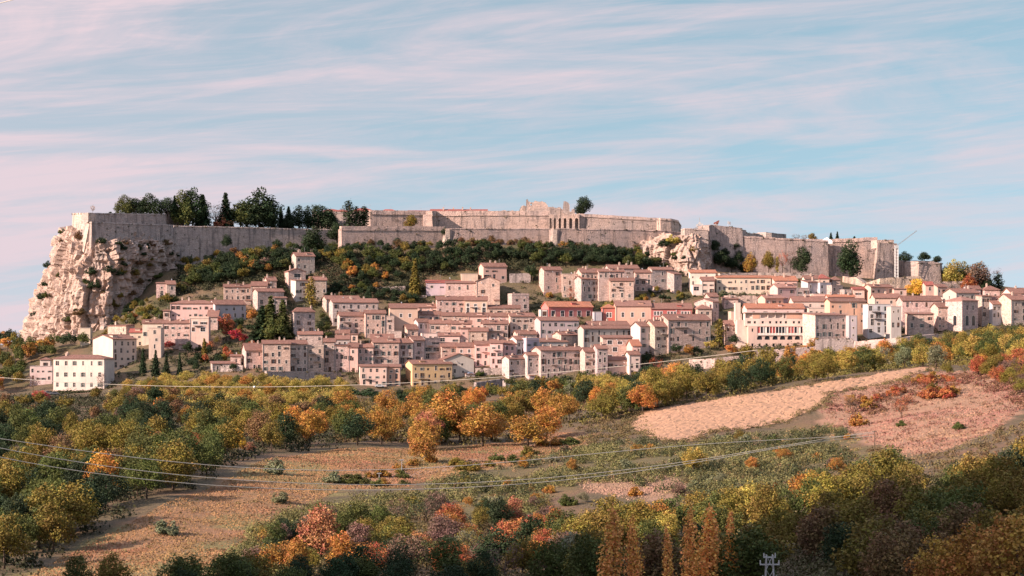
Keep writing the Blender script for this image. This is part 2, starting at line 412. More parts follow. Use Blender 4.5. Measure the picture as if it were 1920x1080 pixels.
cliff('rock_face', [
    (522, [(1180,1112),(1222,1100),(1256,1092),(1290,1082),(1318,1082),(1338,1092),(1348,1108)]),
    (490, [(1160,1114),(1212,1102),(1254,1093),(1286,1085),(1314,1085),(1334,1094),(1345,1108)]),
    (462, [(1110,1116),(1190,1106),(1246,1096),(1280,1089),(1308,1088),(1330,1096),(1341,1108)]),
    (440, [(1190,1120),(1230,1108),(1258,1100),(1280,1094),(1304,1092),(1326,1098),(1338,1108)]),
    ], 130, 56, 1.15, 9.7, (0, 22))

def make_world():
    w = bpy.data.worlds.new('World'); scene.world = w; w.use_nodes = True; nt = w.node_tree
    bg = nt.nodes['Background']; bg.inputs[1].default_value = SKY_STRENGTH
    sky = N(nt, 'ShaderNodeTexSky'); sky.sky_type = 'NISHITA'; sky.sun_disc = False
    sky.sun_elevation = SUN_EL; sky.sun_rotation = SUN_ROT; sky.altitude = 300; sky.air_density = 1.0; sky.dust_density = .6; sky.ozone_density = 1.2
    tc = N(nt, 'ShaderNodeTexCoord')
    up = N(nt, 'ShaderNodeVectorMath'); up.operation = 'ADD'; up.inputs[1].default_value = (0, 0, .30); nt.links.new(tc.outputs['Generated'], up.inputs[0]); nt.links.new(up.outputs[0], sky.inputs[0])   # the clear air overhead reaches low
    def layer(rot, scale, sc, det, rough, dist, lo, hi, loc=(0,0,0)):
        mp = N(nt, 'ShaderNodeMapping'); mp.vector_type = 'TEXTURE'; mp.inputs['Rotation'].default_value = rot; mp.inputs['Scale'].default_value = tuple(1/q for q in scale); mp.inputs['Location'].default_value = loc
        nt.links.new(tc.outputs['Generated'], mp.inputs[0])
        n = N(nt, 'ShaderNodeTexNoise'); n.inputs['Scale'].default_value = sc; n.inputs['Detail'].default_value = det; n.inputs['Roughness'].default_value = rough; n.inputs['Distortion'].default_value = dist
        nt.links.new(mp.outputs[0], n.inputs['Vector'])
        m = N(nt, 'ShaderNodeMapRange'); m.interpolation_type = 'SMOOTHSTEP'; m.inputs[1].default_value = lo; m.inputs[2].default_value = hi
        nt.links.new(n.outputs['Fac'], m.inputs[0]); return m.outputs[0]
    def math_(op, a, b):
        n = N(nt, 'ShaderNodeMath'); n.operation = op; n.use_clamp = op != 'MULTIPLY'
        for k, v in ((0, a), (1, b)):
            if hasattr(v, 'links'): nt.links.new(v, n.inputs[k])
            else: n.inputs[k].default_value = v
        return n.outputs[0]
    bands = layer((0, R(-4), 0), (3.0, 3.0, 22), 1.0, 7, .60, 1.3, .36, .66, CLOUD_LOC)
    wisps = layer((0, R(-6), 0), (5, 5, 62), 1.6, 8, .68, 1.4, .40, .70, (3.1, 1.7, .4))
    fac = math_('ADD', math_('MULTIPLY', bands, .66), math_('MULTIPLY', wisps, .30))
    # the veil thickens to the west, where the sun is
    sx = N(nt, 'ShaderNodeSeparateXYZ'); nt.links.new(tc.outputs['Generated'], sx.inputs[0])
    west = N(nt, 'ShaderNodeMapRange'); west.inputs[1].default_value = .22; west.inputs[2].default_value = -.26; west.inputs[3].default_value = -.17; west.inputs[4].default_value = .34
    nt.links.new(sx.outputs[0], west.inputs[0])
    low = N(nt, 'ShaderNodeMapRange'); low.inputs[1].default_value = .085; low.inputs[2].default_value = .02; low.inputs[3].default_value = 0; low.inputs[4].default_value = .05
    nt.links.new(sx.outputs[2], low.inputs[0])
    fac = math_('ADD', math_('ADD', fac, west.outputs[0]), low.outputs[0])
    blue = mixc(nt, 1., sky.outputs[0], SKY_TINT, 'MULTIPLY')
    c = mixc(nt, fac, blue, CLOUD)
    # overhead sky, out of view, brightened and made bluer: added fill for the shade
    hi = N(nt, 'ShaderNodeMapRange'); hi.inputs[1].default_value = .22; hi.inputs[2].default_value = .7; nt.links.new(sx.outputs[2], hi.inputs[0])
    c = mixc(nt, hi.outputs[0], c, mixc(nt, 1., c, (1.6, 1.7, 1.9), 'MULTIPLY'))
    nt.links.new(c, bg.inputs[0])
SUN_EL = R(25); SUN_AZ = (-.89, -.455)      # horizontal direction towards the sun
SUN_ROT = math.atan2(SUN_AZ[0], SUN_AZ[1])
SKY_STRENGTH = .052
SKY_TINT = (2.42, 2.24, 1.66); CLOUD = (6.3, 5.25, 5.7); CLOUD_LOC = (1.37, 1.11, .3)
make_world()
sl = bpy.data.lights.new('sun', 'SUN'); sl.energy = 4.8; sl.angle = R(.5); sl.color = (1., .76, .635)
so = bpy.data.objects.new('sun', sl); COL.objects.link(so)
d = Vector((SUN_AZ[0]*math.cos(SUN_EL), SUN_AZ[1]*math.cos(SUN_EL), math.sin(SUN_EL)))
so.rotation_euler = d.to_track_quat('Z', 'Y').to_euler(); so.location = (-200, -200, 300)

cam = bpy.data.cameras.new('camera'); co_ = bpy.data.objects.new('camera', cam); COL.objects.link(co_)
cam.sensor_width = 36; cam.lens = 36*FPX/1920; co_.rotation_euler = (R(90), 0, 0); cam.shift_y = (HZ-540)/1920
cam.clip_start = 1; cam.clip_end = 40000; scene.camera = co_
scene.view_settings.view_transform = 'Standard'; scene.view_settings.look = 'None'; scene.view_settings.exposure = 1.28; scene.view_settings.gamma = 1
scene.render.resolution_x = 1024; scene.render.resolution_y = 576
scene.cycles.max_bounces = 5; scene.cycles.diffuse_bounces = 3; scene.cycles.transmission_bounces = 3; scene.cycles.transparent_max_bounces = 4
# ------------------------------------------------------------------ houses
TONE = {  # (colour, stone?)
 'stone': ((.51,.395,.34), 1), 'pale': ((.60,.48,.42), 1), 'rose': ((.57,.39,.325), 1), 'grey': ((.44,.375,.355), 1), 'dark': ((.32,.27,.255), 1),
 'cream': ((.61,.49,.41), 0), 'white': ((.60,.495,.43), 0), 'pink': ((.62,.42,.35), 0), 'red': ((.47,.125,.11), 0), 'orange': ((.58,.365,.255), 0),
 'mustard': ((.52,.36,.19), 0), 'plgrey': ((.455,.395,.385), 0), 'bluish': ((.41,.39,.41), 0), 'tan': ((.58,.46,.36), 0),  # plgrey and bluish also put shade into the plaster of shaded houses
}
ROOF = {'t': (.205,.108,.085), 'o': (.36,.15,.09), 'r': (.31,.085,.07), 'd': (.15,.10,.09), 'p': (.29,.16,.13)}
HOUSES = []
WIN_CACHE = {}
def window_mesh(kind, w, h):
    k = (kind, round(w, 1), round(h, 1))
    if k in WIN_CACHE: return WIN_CACHE[k]
    w, h = k[1], k[2]; mb = MB()
    if kind == 'pane':                      # glass set back in the opening, with its glazing bar
        mb.box(-w/2+.03, w/2-.03, .19, .22, .03, h-.03); mb.box(-.03, .03, .165, .187, .05, h-.05, 1); mb.box(-w/2+.05, w/2-.05, .165, .187, h*.55, h*.55+.05, 1); mat = [M_PANE, M_FRAME]
    elif kind in ('frame', 'wframe'):
        t = .16; e = .05
        for b in ((-w/2-t, -w/2, 0, h), (w/2, w/2+t, 0, h), (-w/2-t, w/2+t, h, h+t), (-w/2-t-.06, w/2+t+.06, -t, 0)): mb.box(b[0], b[1], -e, -.004, b[2], b[3])
        mat = M_FRAME if kind == 'frame' else M_WHITE
    elif kind == 'arch':
        pts = [(-w/2, 0), (w/2, 0)] + [(w/2*math.cos(math.pi*i/8), h-w/2+w/2*math.sin(math.pi*i/8)) for i in range(9)]
        mb.face([(x, -.02, z) for x, z in pts]); mat = M_PANE
    elif kind == 'archframe':
        for i in range(8):
            a, b = math.pi*i/8, math.pi*(i+1)/8; r0, r1 = w/2, w/2+.22
            q = [(r0*math.cos(a), h-w/2+r0*math.sin(a)), (r1*math.cos(a), h-w/2+r1*math.sin(a)), (r1*math.cos(b), h-w/2+r1*math.sin(b)), (r0*math.cos(b), h-w/2+r0*math.sin(b))]
            mb.hexa([(x, y, z) for y in (-.12,) for x, z in q] + [(x, -.004, z) for x, z in q])
        if h > w/2+.3:
            for s in (-1, 1): mb.box(min(s*w/2, s*(w/2+.22)), max(s*w/2, s*(w/2+.22)), -.12, -.004, 0, h-w/2)
        mat = M_FRAME
    elif kind in ('shutter', 'shutterg'):
        mb.box(-.24, .24, -.07, -.003, .02, h-.02)
        mat = M_SHUT if kind == 'shutter' else M_SHUTG
    elif kind == 'blind':
        mb.box(-w/2+.02, w/2-.02, .02, .05, h*.25, h-.02); mat = M_SHUT
    elif kind == 'door':
        mb.box(-w/2, w/2, .10, .16, 0, h); mat = M_DOOR
    WIN_CACHE[k] = mb.mesh('window_'+kind, mat); return WIN_CACHE[k]

def facade(mb, w, h, holes, y=0., depth=.24, top=None):
    """front wall from (0,0) to (w,h) with rectangular openings and their reveals"""
    xs = sorted({0., w} | {a for q in holes for a in (q[0], q[1])}); zs = sorted({0., h} | {a for q in holes for a in (q[2], q[3])})
    for j in range(len(zs)-1):
        run = None
        for i in range(len(xs)-1):
            cx, cz = (xs[i]+xs[i+1])/2, (zs[j]+zs[j+1])/2
            if any(q[0] < cx < q[1] and q[2] < cz < q[3] for q in holes):
                if run is not None: mb.face([(run,y,zs[j]),(xs[i],y,zs[j]),(xs[i],y,zs[j+1]),(run,y,zs[j+1])]); run = None
            elif run is None: run = xs[i]
        if run is not None: mb.face([(run,y,zs[j]),(w,y,zs[j]),(w,y,zs[j+1]),(run,y,zs[j+1])])
    for a, b, c, d in holes:
        e = y+depth
        mb.face([(a,y,c),(a,y,d),(a,e,d),(a,e,c)]); mb.face([(b,y,c),(b,e,c),(b,e,d),(b,y,d)])
        mb.face([(a,y,c),(a,e,c),(b,e,c),(b,y,c)]); mb.face([(a,y,d),(b,y,d),(b,e,d),(a,e,d)])
        mb.face([(a,e,c),(a,e,d),(b,e,d),(b,e,c)])

def roof_mesh(mb, kind, w, d, h, rise, ov=.42, t=.22):
    """roof slabs that rest on walls w x d x h"""
    if kind == 'gable':
        for s in (0, 1):
            y0, y1 = (-ov, d/2) if s == 0 else (d+ov, d/2); z0 = h - rise*ov/(d/2); z1 = h+rise
            a = [(-ov,y0,z0),(w+ov,y0,z0),(w+ov,y1,z1),(-ov,y1,z1)]
            if s: a = a[::-1]
            mb.hexa([(x,y,z-.02) for x,y,z in a] + [(x,y,z+t) for x,y,z in a])
        mb.tube([(-ov, d/2, h+rise+t-.02), (w+ov, d/2, h+rise+t-.02)], .16, 5)
    elif kind == 'gfront':
        for s in (0, 1):
            x0, x1 = (-ov, w/2) if s == 0 else (w+ov, w/2); z0 = h - rise*ov/(w/2); z1 = h+rise
            a = [(x0,-ov,z0),(x1,-ov,z1),(x1,d+ov,z1),(x0,d+ov,z0)]
            if s: a = a[::-1]
            mb.hexa([(x,y,z-.02) for x,y,z in a] + [(x,y,z+t) for x,y,z in a])
    elif kind == 'shed':
        a = [(-ov,-ov,h-rise*ov/d),(w+ov,-ov,h-rise*ov/d),(w+ov,d+ov*.5,h+rise),(-ov,d+ov*.5,h+rise)]
        mb.hexa([(x,y,z-.02) for x,y,z in a] + [(x,y,z+t) for x,y,z in a])
    elif kind == 'hip':
        i = min(d/2, w*.45); e = [(-ov,-ov,h),(w+ov,-ov,h),(w+ov,d+ov,h),(-ov,d+ov,h)]; r = [(i,d/2,h+rise),(w-i,d/2,h+rise)]
        if w-2*i < .3: r = [(w/2-.1,d/2,h+rise),(w/2+.1,d/2,h+rise)]
        up = lambda p: (p[0],p[1],p[2]+t)
        mb.face([up(e[0]),up(e[1]),up(r[1]),up(r[0])]); mb.face([up(e[1]),up(e[2]),up(r[1])]); mb.face([up(e[2]),up(e[3]),up(r[0]),up(r[1])]); mb.face([up(e[3]),up(e[0]),up(r[0])])
        for k in range(4):
            a, b = e[k], e[(k+1)%4]; mb.face([a,b,up(b),up(a)])
        mb.face(e[::-1])
    elif kind == 'flat':
        mb.box(-.12, w+.12, -.12, d+.12, h-.02, h+.16)

def H(label, x0, x1, top, eave, base, rows, cols, tone, roof='gable', side=0, yaw=None, rc='t', name='house', ww=1.0, wh=1.5, skip=.14, jit=.12,
      fr=.55, sh=.3, chim=1, balc=0, door=0, Y=None, depth=None, z0=None, shk=None, kind=None, sidewin=0, group='houses of the hill town', cat='house', parapet=False, wset=None, rowz=None):
    rd = random.Random(hash((x0, x1, eave)) & 0xffff)
    if Y is None:
        p = at(x0, base); Y = p.y
    s = Y/FPX
    rise = max((eave-top)*s, .15) if roof != 'flat' else 0
    if depth is None:
        depth = {'gable': 2*rise/.40, 'shed': rise/.30, 'hip': 2*rise/.45}.get(roof, 8.5); depth = min(max(depth, 6.5), 12.5)
    if yaw is None:
        yaw = math.asin(max(-.75, min(.75, side*s/depth))) if side else R(rd.uniform(-3, 4))
    else:
        yaw = R(yaw)
        if side and abs(yaw) > .05: depth = min(max(abs(side)*s/abs(math.sin(yaw)), 4), 22)
    d = depth
    w = (x1-x0)*s/max(math.cos(yaw), .35)
    xc = (x0-CX)*s
    zeave = (HZ-eave)*s
    # the house stands in the slope: its walls reach down to the lowest ground under its footprint
    cs, sn = math.cos(yaw), math.sin(yaw)
    cor = [(xc+a*cs-b*sn, Y+a*sn+b*cs) for a, b in ((0,0),(w,0),(w,d),(0,d))]
    zb = min(min(gz(*c) for c in cor) - .4, zeave-2.5) if z0 is None else z0
    h = zeave - zb
    root = empty(name, (xc, Y, zb), yaw); tag(root, label, cat, group)
    colr, stone = TONE[tone]; mat = M_STONE if stone else M_PLASTER
    k = rd.uniform(.84, 1.16); colr = tuple(min(c*k*q, .85) for c, q in zip(colr, (1, rd.uniform(.94, 1.06), rd.uniform(.92, 1.08))))
    # windows
    vis = (base-eave)*s; shh = min(3.3, max(2.2, vis/max(rows, 1)))
    holes = []; wins = []
    if rows and cols:
        for r in range(rows):
            zr = h - (rowz[r] if rowz else (r+.62)*shh) - wh*.45
            if zr < .25: continue
            for c in range(cols):
                if rd.random() < skip: continue
                cxw = (wset[c]*w if wset else w*(c+.5)/cols + rd.uniform(-jit, jit)*w/cols)
                a = ww*rd.choice([.7,.9,1.,1.1,1.1,1.4]) if not wset else ww; b = wh*rd.choice([.6,.85,1.,1.1,1.25,1.45] if r else [.55,.7,.9,1.,1.1]) if not rowz else wh
                a = round(a, 1); b = round(b, 1)
                if cxw-a/2 < .35 or cxw+a/2 > w-.35 or zr+b > h-.2: continue
                if any(abs(q[0]-cxw) < a+.25 and abs(q[1]-zr) < 1.2 for q in wins): continue
                wins.append((cxw, zr, a, b)); holes.append((cxw-a/2, cxw+a/2, zr, zr+b))
    doors = []
    if door:
        vz = h - vis
        for c in range(door):
            x = w*(c+.5)/door + rd.uniform(-.1, .1)*w
            if not any(abs(q[0]-x) < 1.6 and q[1] < vz+2.5 for q in wins) and vz > -1:
                doors.append((x, max(vz, .05))); holes.append((x-.6, x+.6, max(vz, .05), max(vz, .05)+2.2))
    mb = MB(); facade(mb, w, h, holes)
    if roof == 'gfront':
        mb.face([(0,0,h),(w,0,h),(w/2,0,h+rise)]); mb.face([(w,d,h),(0,d,h),(w/2,d,h+rise)])
        mb.face([(0,d,0),(0,0,0),(0,0,h),(0,d,h)]); mb.face([(w,0,0),(w,d,0),(w,d,h),(w,0,h)]); mb.face([(w,d,0),(0,d,0),(0,d,h),(w,d,h)])
    else:
        if roof == 'gable': l = [(0,d,0),(0,0,0),(0,0,h),(0,d/2,h+rise),(0,d,h)]; r_ = [(w,0,0),(w,d,0),(w,d,h),(w,d/2,h+rise),(w,0,h)]; hb = h
        elif roof == 'shed': l = [(0,d,0),(0,0,0),(0,0,h),(0,d,h+rise)]; r_ = [(w,0,0),(w,d,0),(w,d,h+rise),(w,0,h)]; hb = h+rise
        else: l = [(0,d,0),(0,0,0),(0,0,h),(0,d,h)]; r_ = [(w,0,0),(w,d,0),(w,d,h),(w,0,h)]; hb = h
        mb.face(l); mb.face(r_); mb.face([(w,d,0),(0,d,0),(0,d,hb),(w,d,hb)])
    if parapet:
        mb.box(0, w, 0, .25, h+.165, h+.9); mb.box(0, .25, .25, d, h+.165, h+.9); mb.box(w-.25, w, .25, d, h+.165, h+.9)
    mb.obj('wall', mat, root, colr)
    rb = MB(); roof_mesh(rb, roof, w, d, h, rise)
    if roof == 'flat': ro = rb.obj('roof', M_CONC, root)
    else:
        kr = rd.uniform(.82, 1.15); ro = rb.obj('roof', M_TILE, root, tuple(c*kr for c in ROOF[rc]))
    for i in range(chim):
        if roof == 'flat' and rd.random() < .5: continue
        x = w*rd.uniform(.12, .9); y = d*rd.uniform(.35, .65); zt = h+rise
        cb = MB(); a = .35; hh = rd.uniform(.7, 1.3)
        cb.box(x-a, x+a, y-a, y+a, h+.05, zt+hh); cb.box(x-a-.1, x+a+.1, y-a-.1, y+a+.1, zt+hh, zt+hh+.12); cb.box(x-a*.6, x+a*.6, y-a*.6, y+a*.6, zt+hh+.12, zt+hh+.4)
        cb.obj('chimney', M_PLASTER, ro, (.5,.38,.31))
    for cxw, zr, a, b in wins:
        wo = link('window', window_mesh('pane', a, b), root); wo.location = (cxw, 0, zr)
        if rd.random() < fr: link('frame', window_mesh('wframe' if fr > 1 else 'frame', a, b), wo)
        if rd.random() < sh:
            sk = shk or rd.choice(['shutter', 'shutter', 'shutterg', 'blind'])
            if sk == 'blind': link('blind', window_mesh(sk, a, b), wo)
            else:
                for q in (-1, 1): link('shutter', window_mesh(sk, .5, b), wo).location = (q*(a/2+.26), 0, 0)
    if rd.random() < .3 and roof != 'hip':       # a white dish by the eaves or on the ridge
        x = w*rd.uniform(.15, .85); db = MB(); zz = h + rd.choice([-.9, rise+.6]); yy = -.35 if zz < h else d*.5
        db.tube([(x, yy+.05, zz-.5), (x, yy+.05, zz)], .03, 4); db.tube([(x, yy, zz), (x+.1, yy-.1, zz+.05)], [.42, .12], 9); db.obj('satellite_dish', M_WHITE, root)
    if roof != 'flat' and rd.random() < .55:     # a thin aerial
        x = w*rd.uniform(.2, .8); ab = MB(); zt = h+rise+rd.uniform(1.6, 2.8); ab.tube([(x, d/2, h+.1), (x, d/2, zt)], .035, 4)
        for q in (.1, .4, .7): ab.box(x-.5, x+.5, d/2-.02, d/2+.02, zt-q-.03, zt-q)
        ab.obj('aerial', M_METAL, root)
    if roof == 'gable' and w > 8 and rd.random() < .4:      # a dormer in the slope that faces the valley
        x = w*rd.uniform(.2, .75); db = MB(); y0 = d*.16; zz = h+rise*.32; a = rd.uniform(.7, 1.3); b_ = zz+rd.uniform(.7, 1.1)
        db.box(x-a, x+a, y0, d*.45, zz-.2, b_); do = db.obj('dormer', mat, ro, colr)
        db = MB(); db.hexa([(x-a-.2,y0-.25,b_+.01),(x+a+.2,y0-.25,b_+.01),(x+a+.2,d*.5,b_+.3),(x-a-.2,d*.5,b_+.3),(x-a-.2,y0-.25,b_+.16),(x+a+.2,y0-.25,b_+.16),(x+a+.2,d*.5,b_+.45),(x-a-.2,d*.5,b_+.45)]); db.obj('dormer_roof', M_TILE, do, ROOF['t'])
    for e_ in (0, 1):                            # dark downpipes
        if rd.random() < .35:
            x = .3 if e_ == 0 else w-.3; pb = MB(); pb.box(x-.07, x+.07, -.16, -.02, .1, h-.1); pb.obj('downpipe', M_METAL, root)
    if w > 6 and rd.random() < .22 and side >= 0:             # a lean-to against the front
        lw = min(w*.4, rd.uniform(2.5, 4.5)); x = rd.choice([.1, w-lw-.1]); vz = max(h-vis, 0); lz = vz+rd.uniform(2.2, 3.2)
        if lz < h-2:
            lb = MB(); lb.hexa([(x,-2.6,0),(x+lw,-2.6,0),(x+lw,-.01,0),(x,-.01,0),(x,-2.6,lz-.5),(x+lw,-2.6,lz-.5),(x+lw,-.01,lz),(x,-.01,lz)]); lo = lb.obj('lean_to', mat, root, tuple(q*rd.uniform(.9, 1.05) for q in colr))
            lb = MB(); lb.hexa([(x-.2,-2.9,lz-.5),(x+lw+.2,-2.9,lz-.5),(x+lw+.2,-.01,lz+.02),(x-.2,-.01,lz+.02),(x-.2,-2.9,lz-.34),(x+lw+.2,-2.9,lz-.34),(x+lw+.2,-.01,lz+.2),(x-.2,-.01,lz+.2)]); lb.obj('lean_to_roof', M_TILE, lo, ROOF['t'])
    for x, z in doors:
        do = link('door', window_mesh('door', 1.2, 2.2), root); do.location = (x, 0, z)
    for i in range(sidewin):            # windows that show in the gable wall on the left, or the right one when it is that which shows
        zr = h - (i+.62)*shh - wh*.45
        if zr < .3: continue
        wo = link('window', window_mesh('pane', ww, wh), root)
        if side < 0: wo.location = (w+.23, d*.5, zr); wo.rotation_euler = (0,0,R(90))
        else: wo.location = (-.23, d*.5, zr); wo.rotation_euler = (0,0,R(-90))
        link('frame', window_mesh('frame', ww, wh), wo).location = (0, .22, 0)
    for i in range(balc):
        sx = w*rd.uniform(.12, .5); ln = min(w*.45, rd.uniform(2.2, 4)); zz = h - (rd.choice([1,2]) if rows > 2 else 1)*shh*.98
        if zz < 1: continue
        bb = MB(); bb.box(sx, sx+ln, -1.0, -.005, zz-.16, zz); bo = bb.obj('balcony', M_CONC, root)
        rb2 = MB(); rb2.box(sx, sx+ln, -1.0, -.95, zz+.92, zz+.98)
        for q in range(int(ln/.35)+1): rb2.box(sx+q*.35, sx+q*.35+.04, -.99, -.96, zz+.001, zz+.919)
        rb2.obj('railing', M_METAL, bo)
    HOUSES.append((label, root, w, d, cor))
    return root, w, d, h, s
# ---- lowest and left-hand houses, below the rock
H('long white three-storey house with red hip roof, lowest at the left under the cliff', 100,200,666,673,733,3,6,'white','hip',side=-11,yaw=-14,depth=12,skip=.05,fr=.3,sh=.5,shk='shutterg',ww=1.2,wh=1.9,chim=2,rowz=[2.0,7.0,11.5],jit=.03)
H('small flat-roofed white annex at the left end of the long white house', 56,97,687,687,724,2,4,'white','flat',side=0,yaw=6,skip=0,fr=.2,sh=.4,chim=0,depth=9,parapet=False)
H('low attic block with a little red roof, on the left above the white annex', 75,95,671,675,700,1,1,'white','hip',yaw=6,depth=5,chim=0)
H('tall white house with broad bright blank gable wall behind the long white house', 211.5,250,628,636,698,4,4,'white','gable',side=48,yaw=42,skip=0,fr=.2,sh=.2,ww=1.1,wh=1.9,chim=2,sidewin=0)
H('little bright cube house right below the cliff foot', 150,169,615,615,650,2,1,'cream','flat',skip=.3,chim=0,yaw=4)
H('pink flat-fronted house with grey right side, next to the round tree at the cliff foot', 202,240,609,611,655,2,3,'rose','shed',side=-12,yaw=-28,skip=.3,depth=9)
H('low cream house with three windows and red roof, between pink house and bright block', 243,279,617,623,656,2,3,'cream','gable',yaw=2,skip=0,rc='r',sh=0)
H('bright tan flat-topped block of three storeys left of the fire-red bush', 279,303,615,615,676,3,1,'tan','flat',yaw=1,chim=0,skip=0,sh=0)
H('cream end house of the terrace above the bright tan block', 267,304,600,606,650,2,3,'cream','gable',yaw=2,balc=1)
H('pink terrace house directly above the fire-red bush', 304.5,355,601,606,656,2,4,'rose','gable',yaw=1,skip=.2,chim=2,sh=.6)
H('pink flat-roofed house with glazed white verandas, right end of the terrace above the red bush', 355.5,391,597,597,655,2,2,'pink','flat',yaw=2,chim=0,ww=2.2,wh=1.6,skip=0,fr=2,parapet=True,balc=1,door=1)
H('long three-storey pink house with wide red roof above the terrace by the cliff', 319,402,563,569.5,610,3,8,'pink','hip',yaw=3,skip=.25,chim=2,sh=.6,depth=11)
H('low pink annex at the left end of the long pink house', 306,318.5,581,583,612,1,1,'rose','shed',yaw=3,depth=7,chim=0)
H('long bluish-grey house in shade behind the rust-brown tree', 403.5,457.6,562.5,571,612,3,4,'bluish','gable',yaw=27,skip=.1,sh=.1,chim=1)
H('small rounded pink house with sloping roof in front of the bluish-grey house', 389,408,581,594,620,1,2,'rose','shed',yaw=2,chim=0,depth=7)
H('isolated small pink house alone among trees below the rock', 293,312,529,531,560,2,1,'rose','shed',side=0,yaw=4,skip=0,chim=0,depth=6,kind=0)
H('tall narrow half of the isolated pink house among trees', 312.5,328.5,526,533,560,2,1,'pale','shed',yaw=14,skip=0,chim=0,depth=6)
H('long low pink house with two rows of paired windows under the wood', 420,470,533,538,572,2,5,'rose','gable',side=4,skip=.05,chim=3,sh=.3)
H('pink house with washing on its terrace, right end of the low pink house', 470.5,500,528,536,572,2,3,'rose','gable',yaw=2,balc=1,chim=1)
H('small pink tower house with bright left gable and a balcony', 501,518,519,526,556,2,1,'pink','gable',side=10,skip=0,balc=1,sh=1)
H('grey house with bright triangular left gable above the tall conifers', 483,530,541,546.5,584,2,3,'grey','gable',side=12,skip=.25)
H('low grey lean-to with bright left wall, right end of the gabled house above the conifers', 513.5,537,556,558.5,590,1,2,'grey','shed',side=6,skip=0,chim=0)
H('tall stone house standing highest of all on the wooded slope', 555,589,473,480,520,3,3,'grey','gable',side=12.5,skip=.2,chim=3,sh=0)
H('narrow house with arched loggia in its gable front below the highest stone house', 541,572,503,509,546,2,1,'rose','gfront',yaw=20,skip=0,chim=1,ww=2.4,wh=1.8,sh=0,depth=8)
H('grey house with two rows of balconies and white shutters below the loggia house', 554.6,579,524,526,566,3,4,'plgrey','shed',side=0,yaw=24,skip=0,balc=2,sh=.8,depth=8)
H('pink-grey three-storey house right of the balconies and behind the thin cypress', 582,612,519,525,566,3,3,'stone','gable',yaw=12,skip=.1)
H('broad grey stone house with tiled hip roof right of the dark conifers', 551,589,577,585,645,3,2,'grey','hip',side=6,yaw=24,skip=.1,chim=1,depth=11)
H('low stone house with roof terrace below the broad grey stone house', 559,604,622,627,656,1,4,'pale','gable',yaw=8,chim=3,skip=.1)
H('pink house with buttressed bright left gable and two chimneys, left end of bottom row', 461,491,644,657,694,3,3,'rose','gable',side=14,skip=.3,chim=2)
H('large sunlit pink house with long tiled roof in the bottom row above the golden scrub', 492,543.5,638.5,644.5,697,4,4,'rose','gable',side=4,skip=.15,sh=.5,chim=2)
H('half-shaded grey stone house right of the large sunlit pink one', 544,575.5,638.5,645,698,4,3,'grey','gable',yaw=16,skip=.25,balc=1,chim=1)
H('house with red awning and white terrace on top and long iron balconies', 576,606.6,646,650,699,3,2,'stone','flat',yaw=4,skip=0,wh=2.0,balc=2,parapet=True,sh=.2,door=1)
H('pink house with small paired windows and shop opening right of the red awning', 607,628,635,641,697,3,2,'stone','gable',yaw=2,skip=.1,balc=1,door=1)
H('plain rose stone house with scattered holes and an arched door', 628.5,653,646,648,699,3,3,'rose','shed',yaw=1,skip=.4,depth=8,chim=0,door=1)
H('narrow pink house with rose windows left of the terrace with a dark awning', 653.5,671,644,651,699,3,3,'pink','gable',yaw=2,skip=.1,chim=0,sh=.6,door=1)
H('pink house with a long thin canopy across its front above the rose house row', 671.5,700,645,651,696,3,3,'rose','gable',yaw=2,skip=.3,chim=1)
H('low pink house with metal-sheeted front below the shaded stairs', 629,655,629,636,668,1,2,'plgrey','gable',yaw=3,skip=0)
H('small white-framed box house beside the dark stairway gap', 655.5,670.6,626,627,656,1,1,'pink','shed',yaw=3,ww=1.4,wh=2,skip=0,chim=0)
H('long low roof with dormers behind the metal-sheeted house', 629.5,655,619,625,640,1,3,'pale','gable',yaw=3,chim=1)
# ---- the middle of the town
H('wide grey palace-like house with bright left gable, right of the thin cypress', 624,708,559.7,567,612,3,6,'grey','gable',side=12,skip=.05,sh=.2,balc=2,chim=3,wh=1.9,depth=14)
H('dark-roofed house tucked behind the left end of the wide grey palace', 612,674,554.5,561,586,1,4,'grey','gable',side=11,skip=.2,chim=2)
H('pink-grey house with bright left gable below the wide grey palace', 637,684.5,585.5,592,628,3,4,'stone','gable',side=7.5,skip=.05,balc=1,sh=.3)
H('taller red-stone house with a triple window under the eaves below the palace', 685,722.7,582,587.5,634,3,4,'rose','gable',side=4,skip=.1,wh=2.,sh=.3)
H('narrow flat-roofed house joined to the right of the red-stone house', 723,739,591,592.5,634,2,1,'stone','flat',yaw=6,skip=0,wh=2,chim=0)
H('large plain plaster house with two framed windows and a diagonal shadow', 731,783,569.5,577.5,628,2,2,'pink','gable',yaw=6,skip=0,fr=2,sh=0,chim=0,depth=12,wset=[.40,.72],rowz=[3.6,20],ww=1.2,wh=1.6)
H('low continuation of the large plain house under the same roof line', 783.5,820,570,576,606,1,3,'pink','gable',yaw=4,skip=.1,chim=1)
H('small house with bright left gable and door in front of the large plain house', 764,783.5,609,617.5,640,1,1,'rose','gable',side=11,skip=0,chim=0)
H('low pale wall-like house between the red-stone house and the small gable', 727,753,620,621,644,1,2,'pale','flat',yaw=2,chim=0,skip=.3)
H('tall pink house with tan left edge in the middle of the bottom row', 699.5,748.5,635,642,696,4,4,'rose','gable',side=5.5,skip=.25,balc=1,chim=2)
H('long low pink block rising behind the tall pink house', 695,737,627,635,660,1,4,'pink','gable',yaw=2,skip=.4,chim=1,sh=0)
H('rose stone house with shuttered double windows right of the tall pink house', 749,774.6,635,642.5,694,3,2,'stone','gable',yaw=12,skip=0,sh=.8,wh=1.9,balc=1,door=2)
H('grey stone house in shade behind the mustard house', 775,795.5,631,638,692,3,1,'grey','gable',yaw=26,skip=0,wh=2,chim=0)
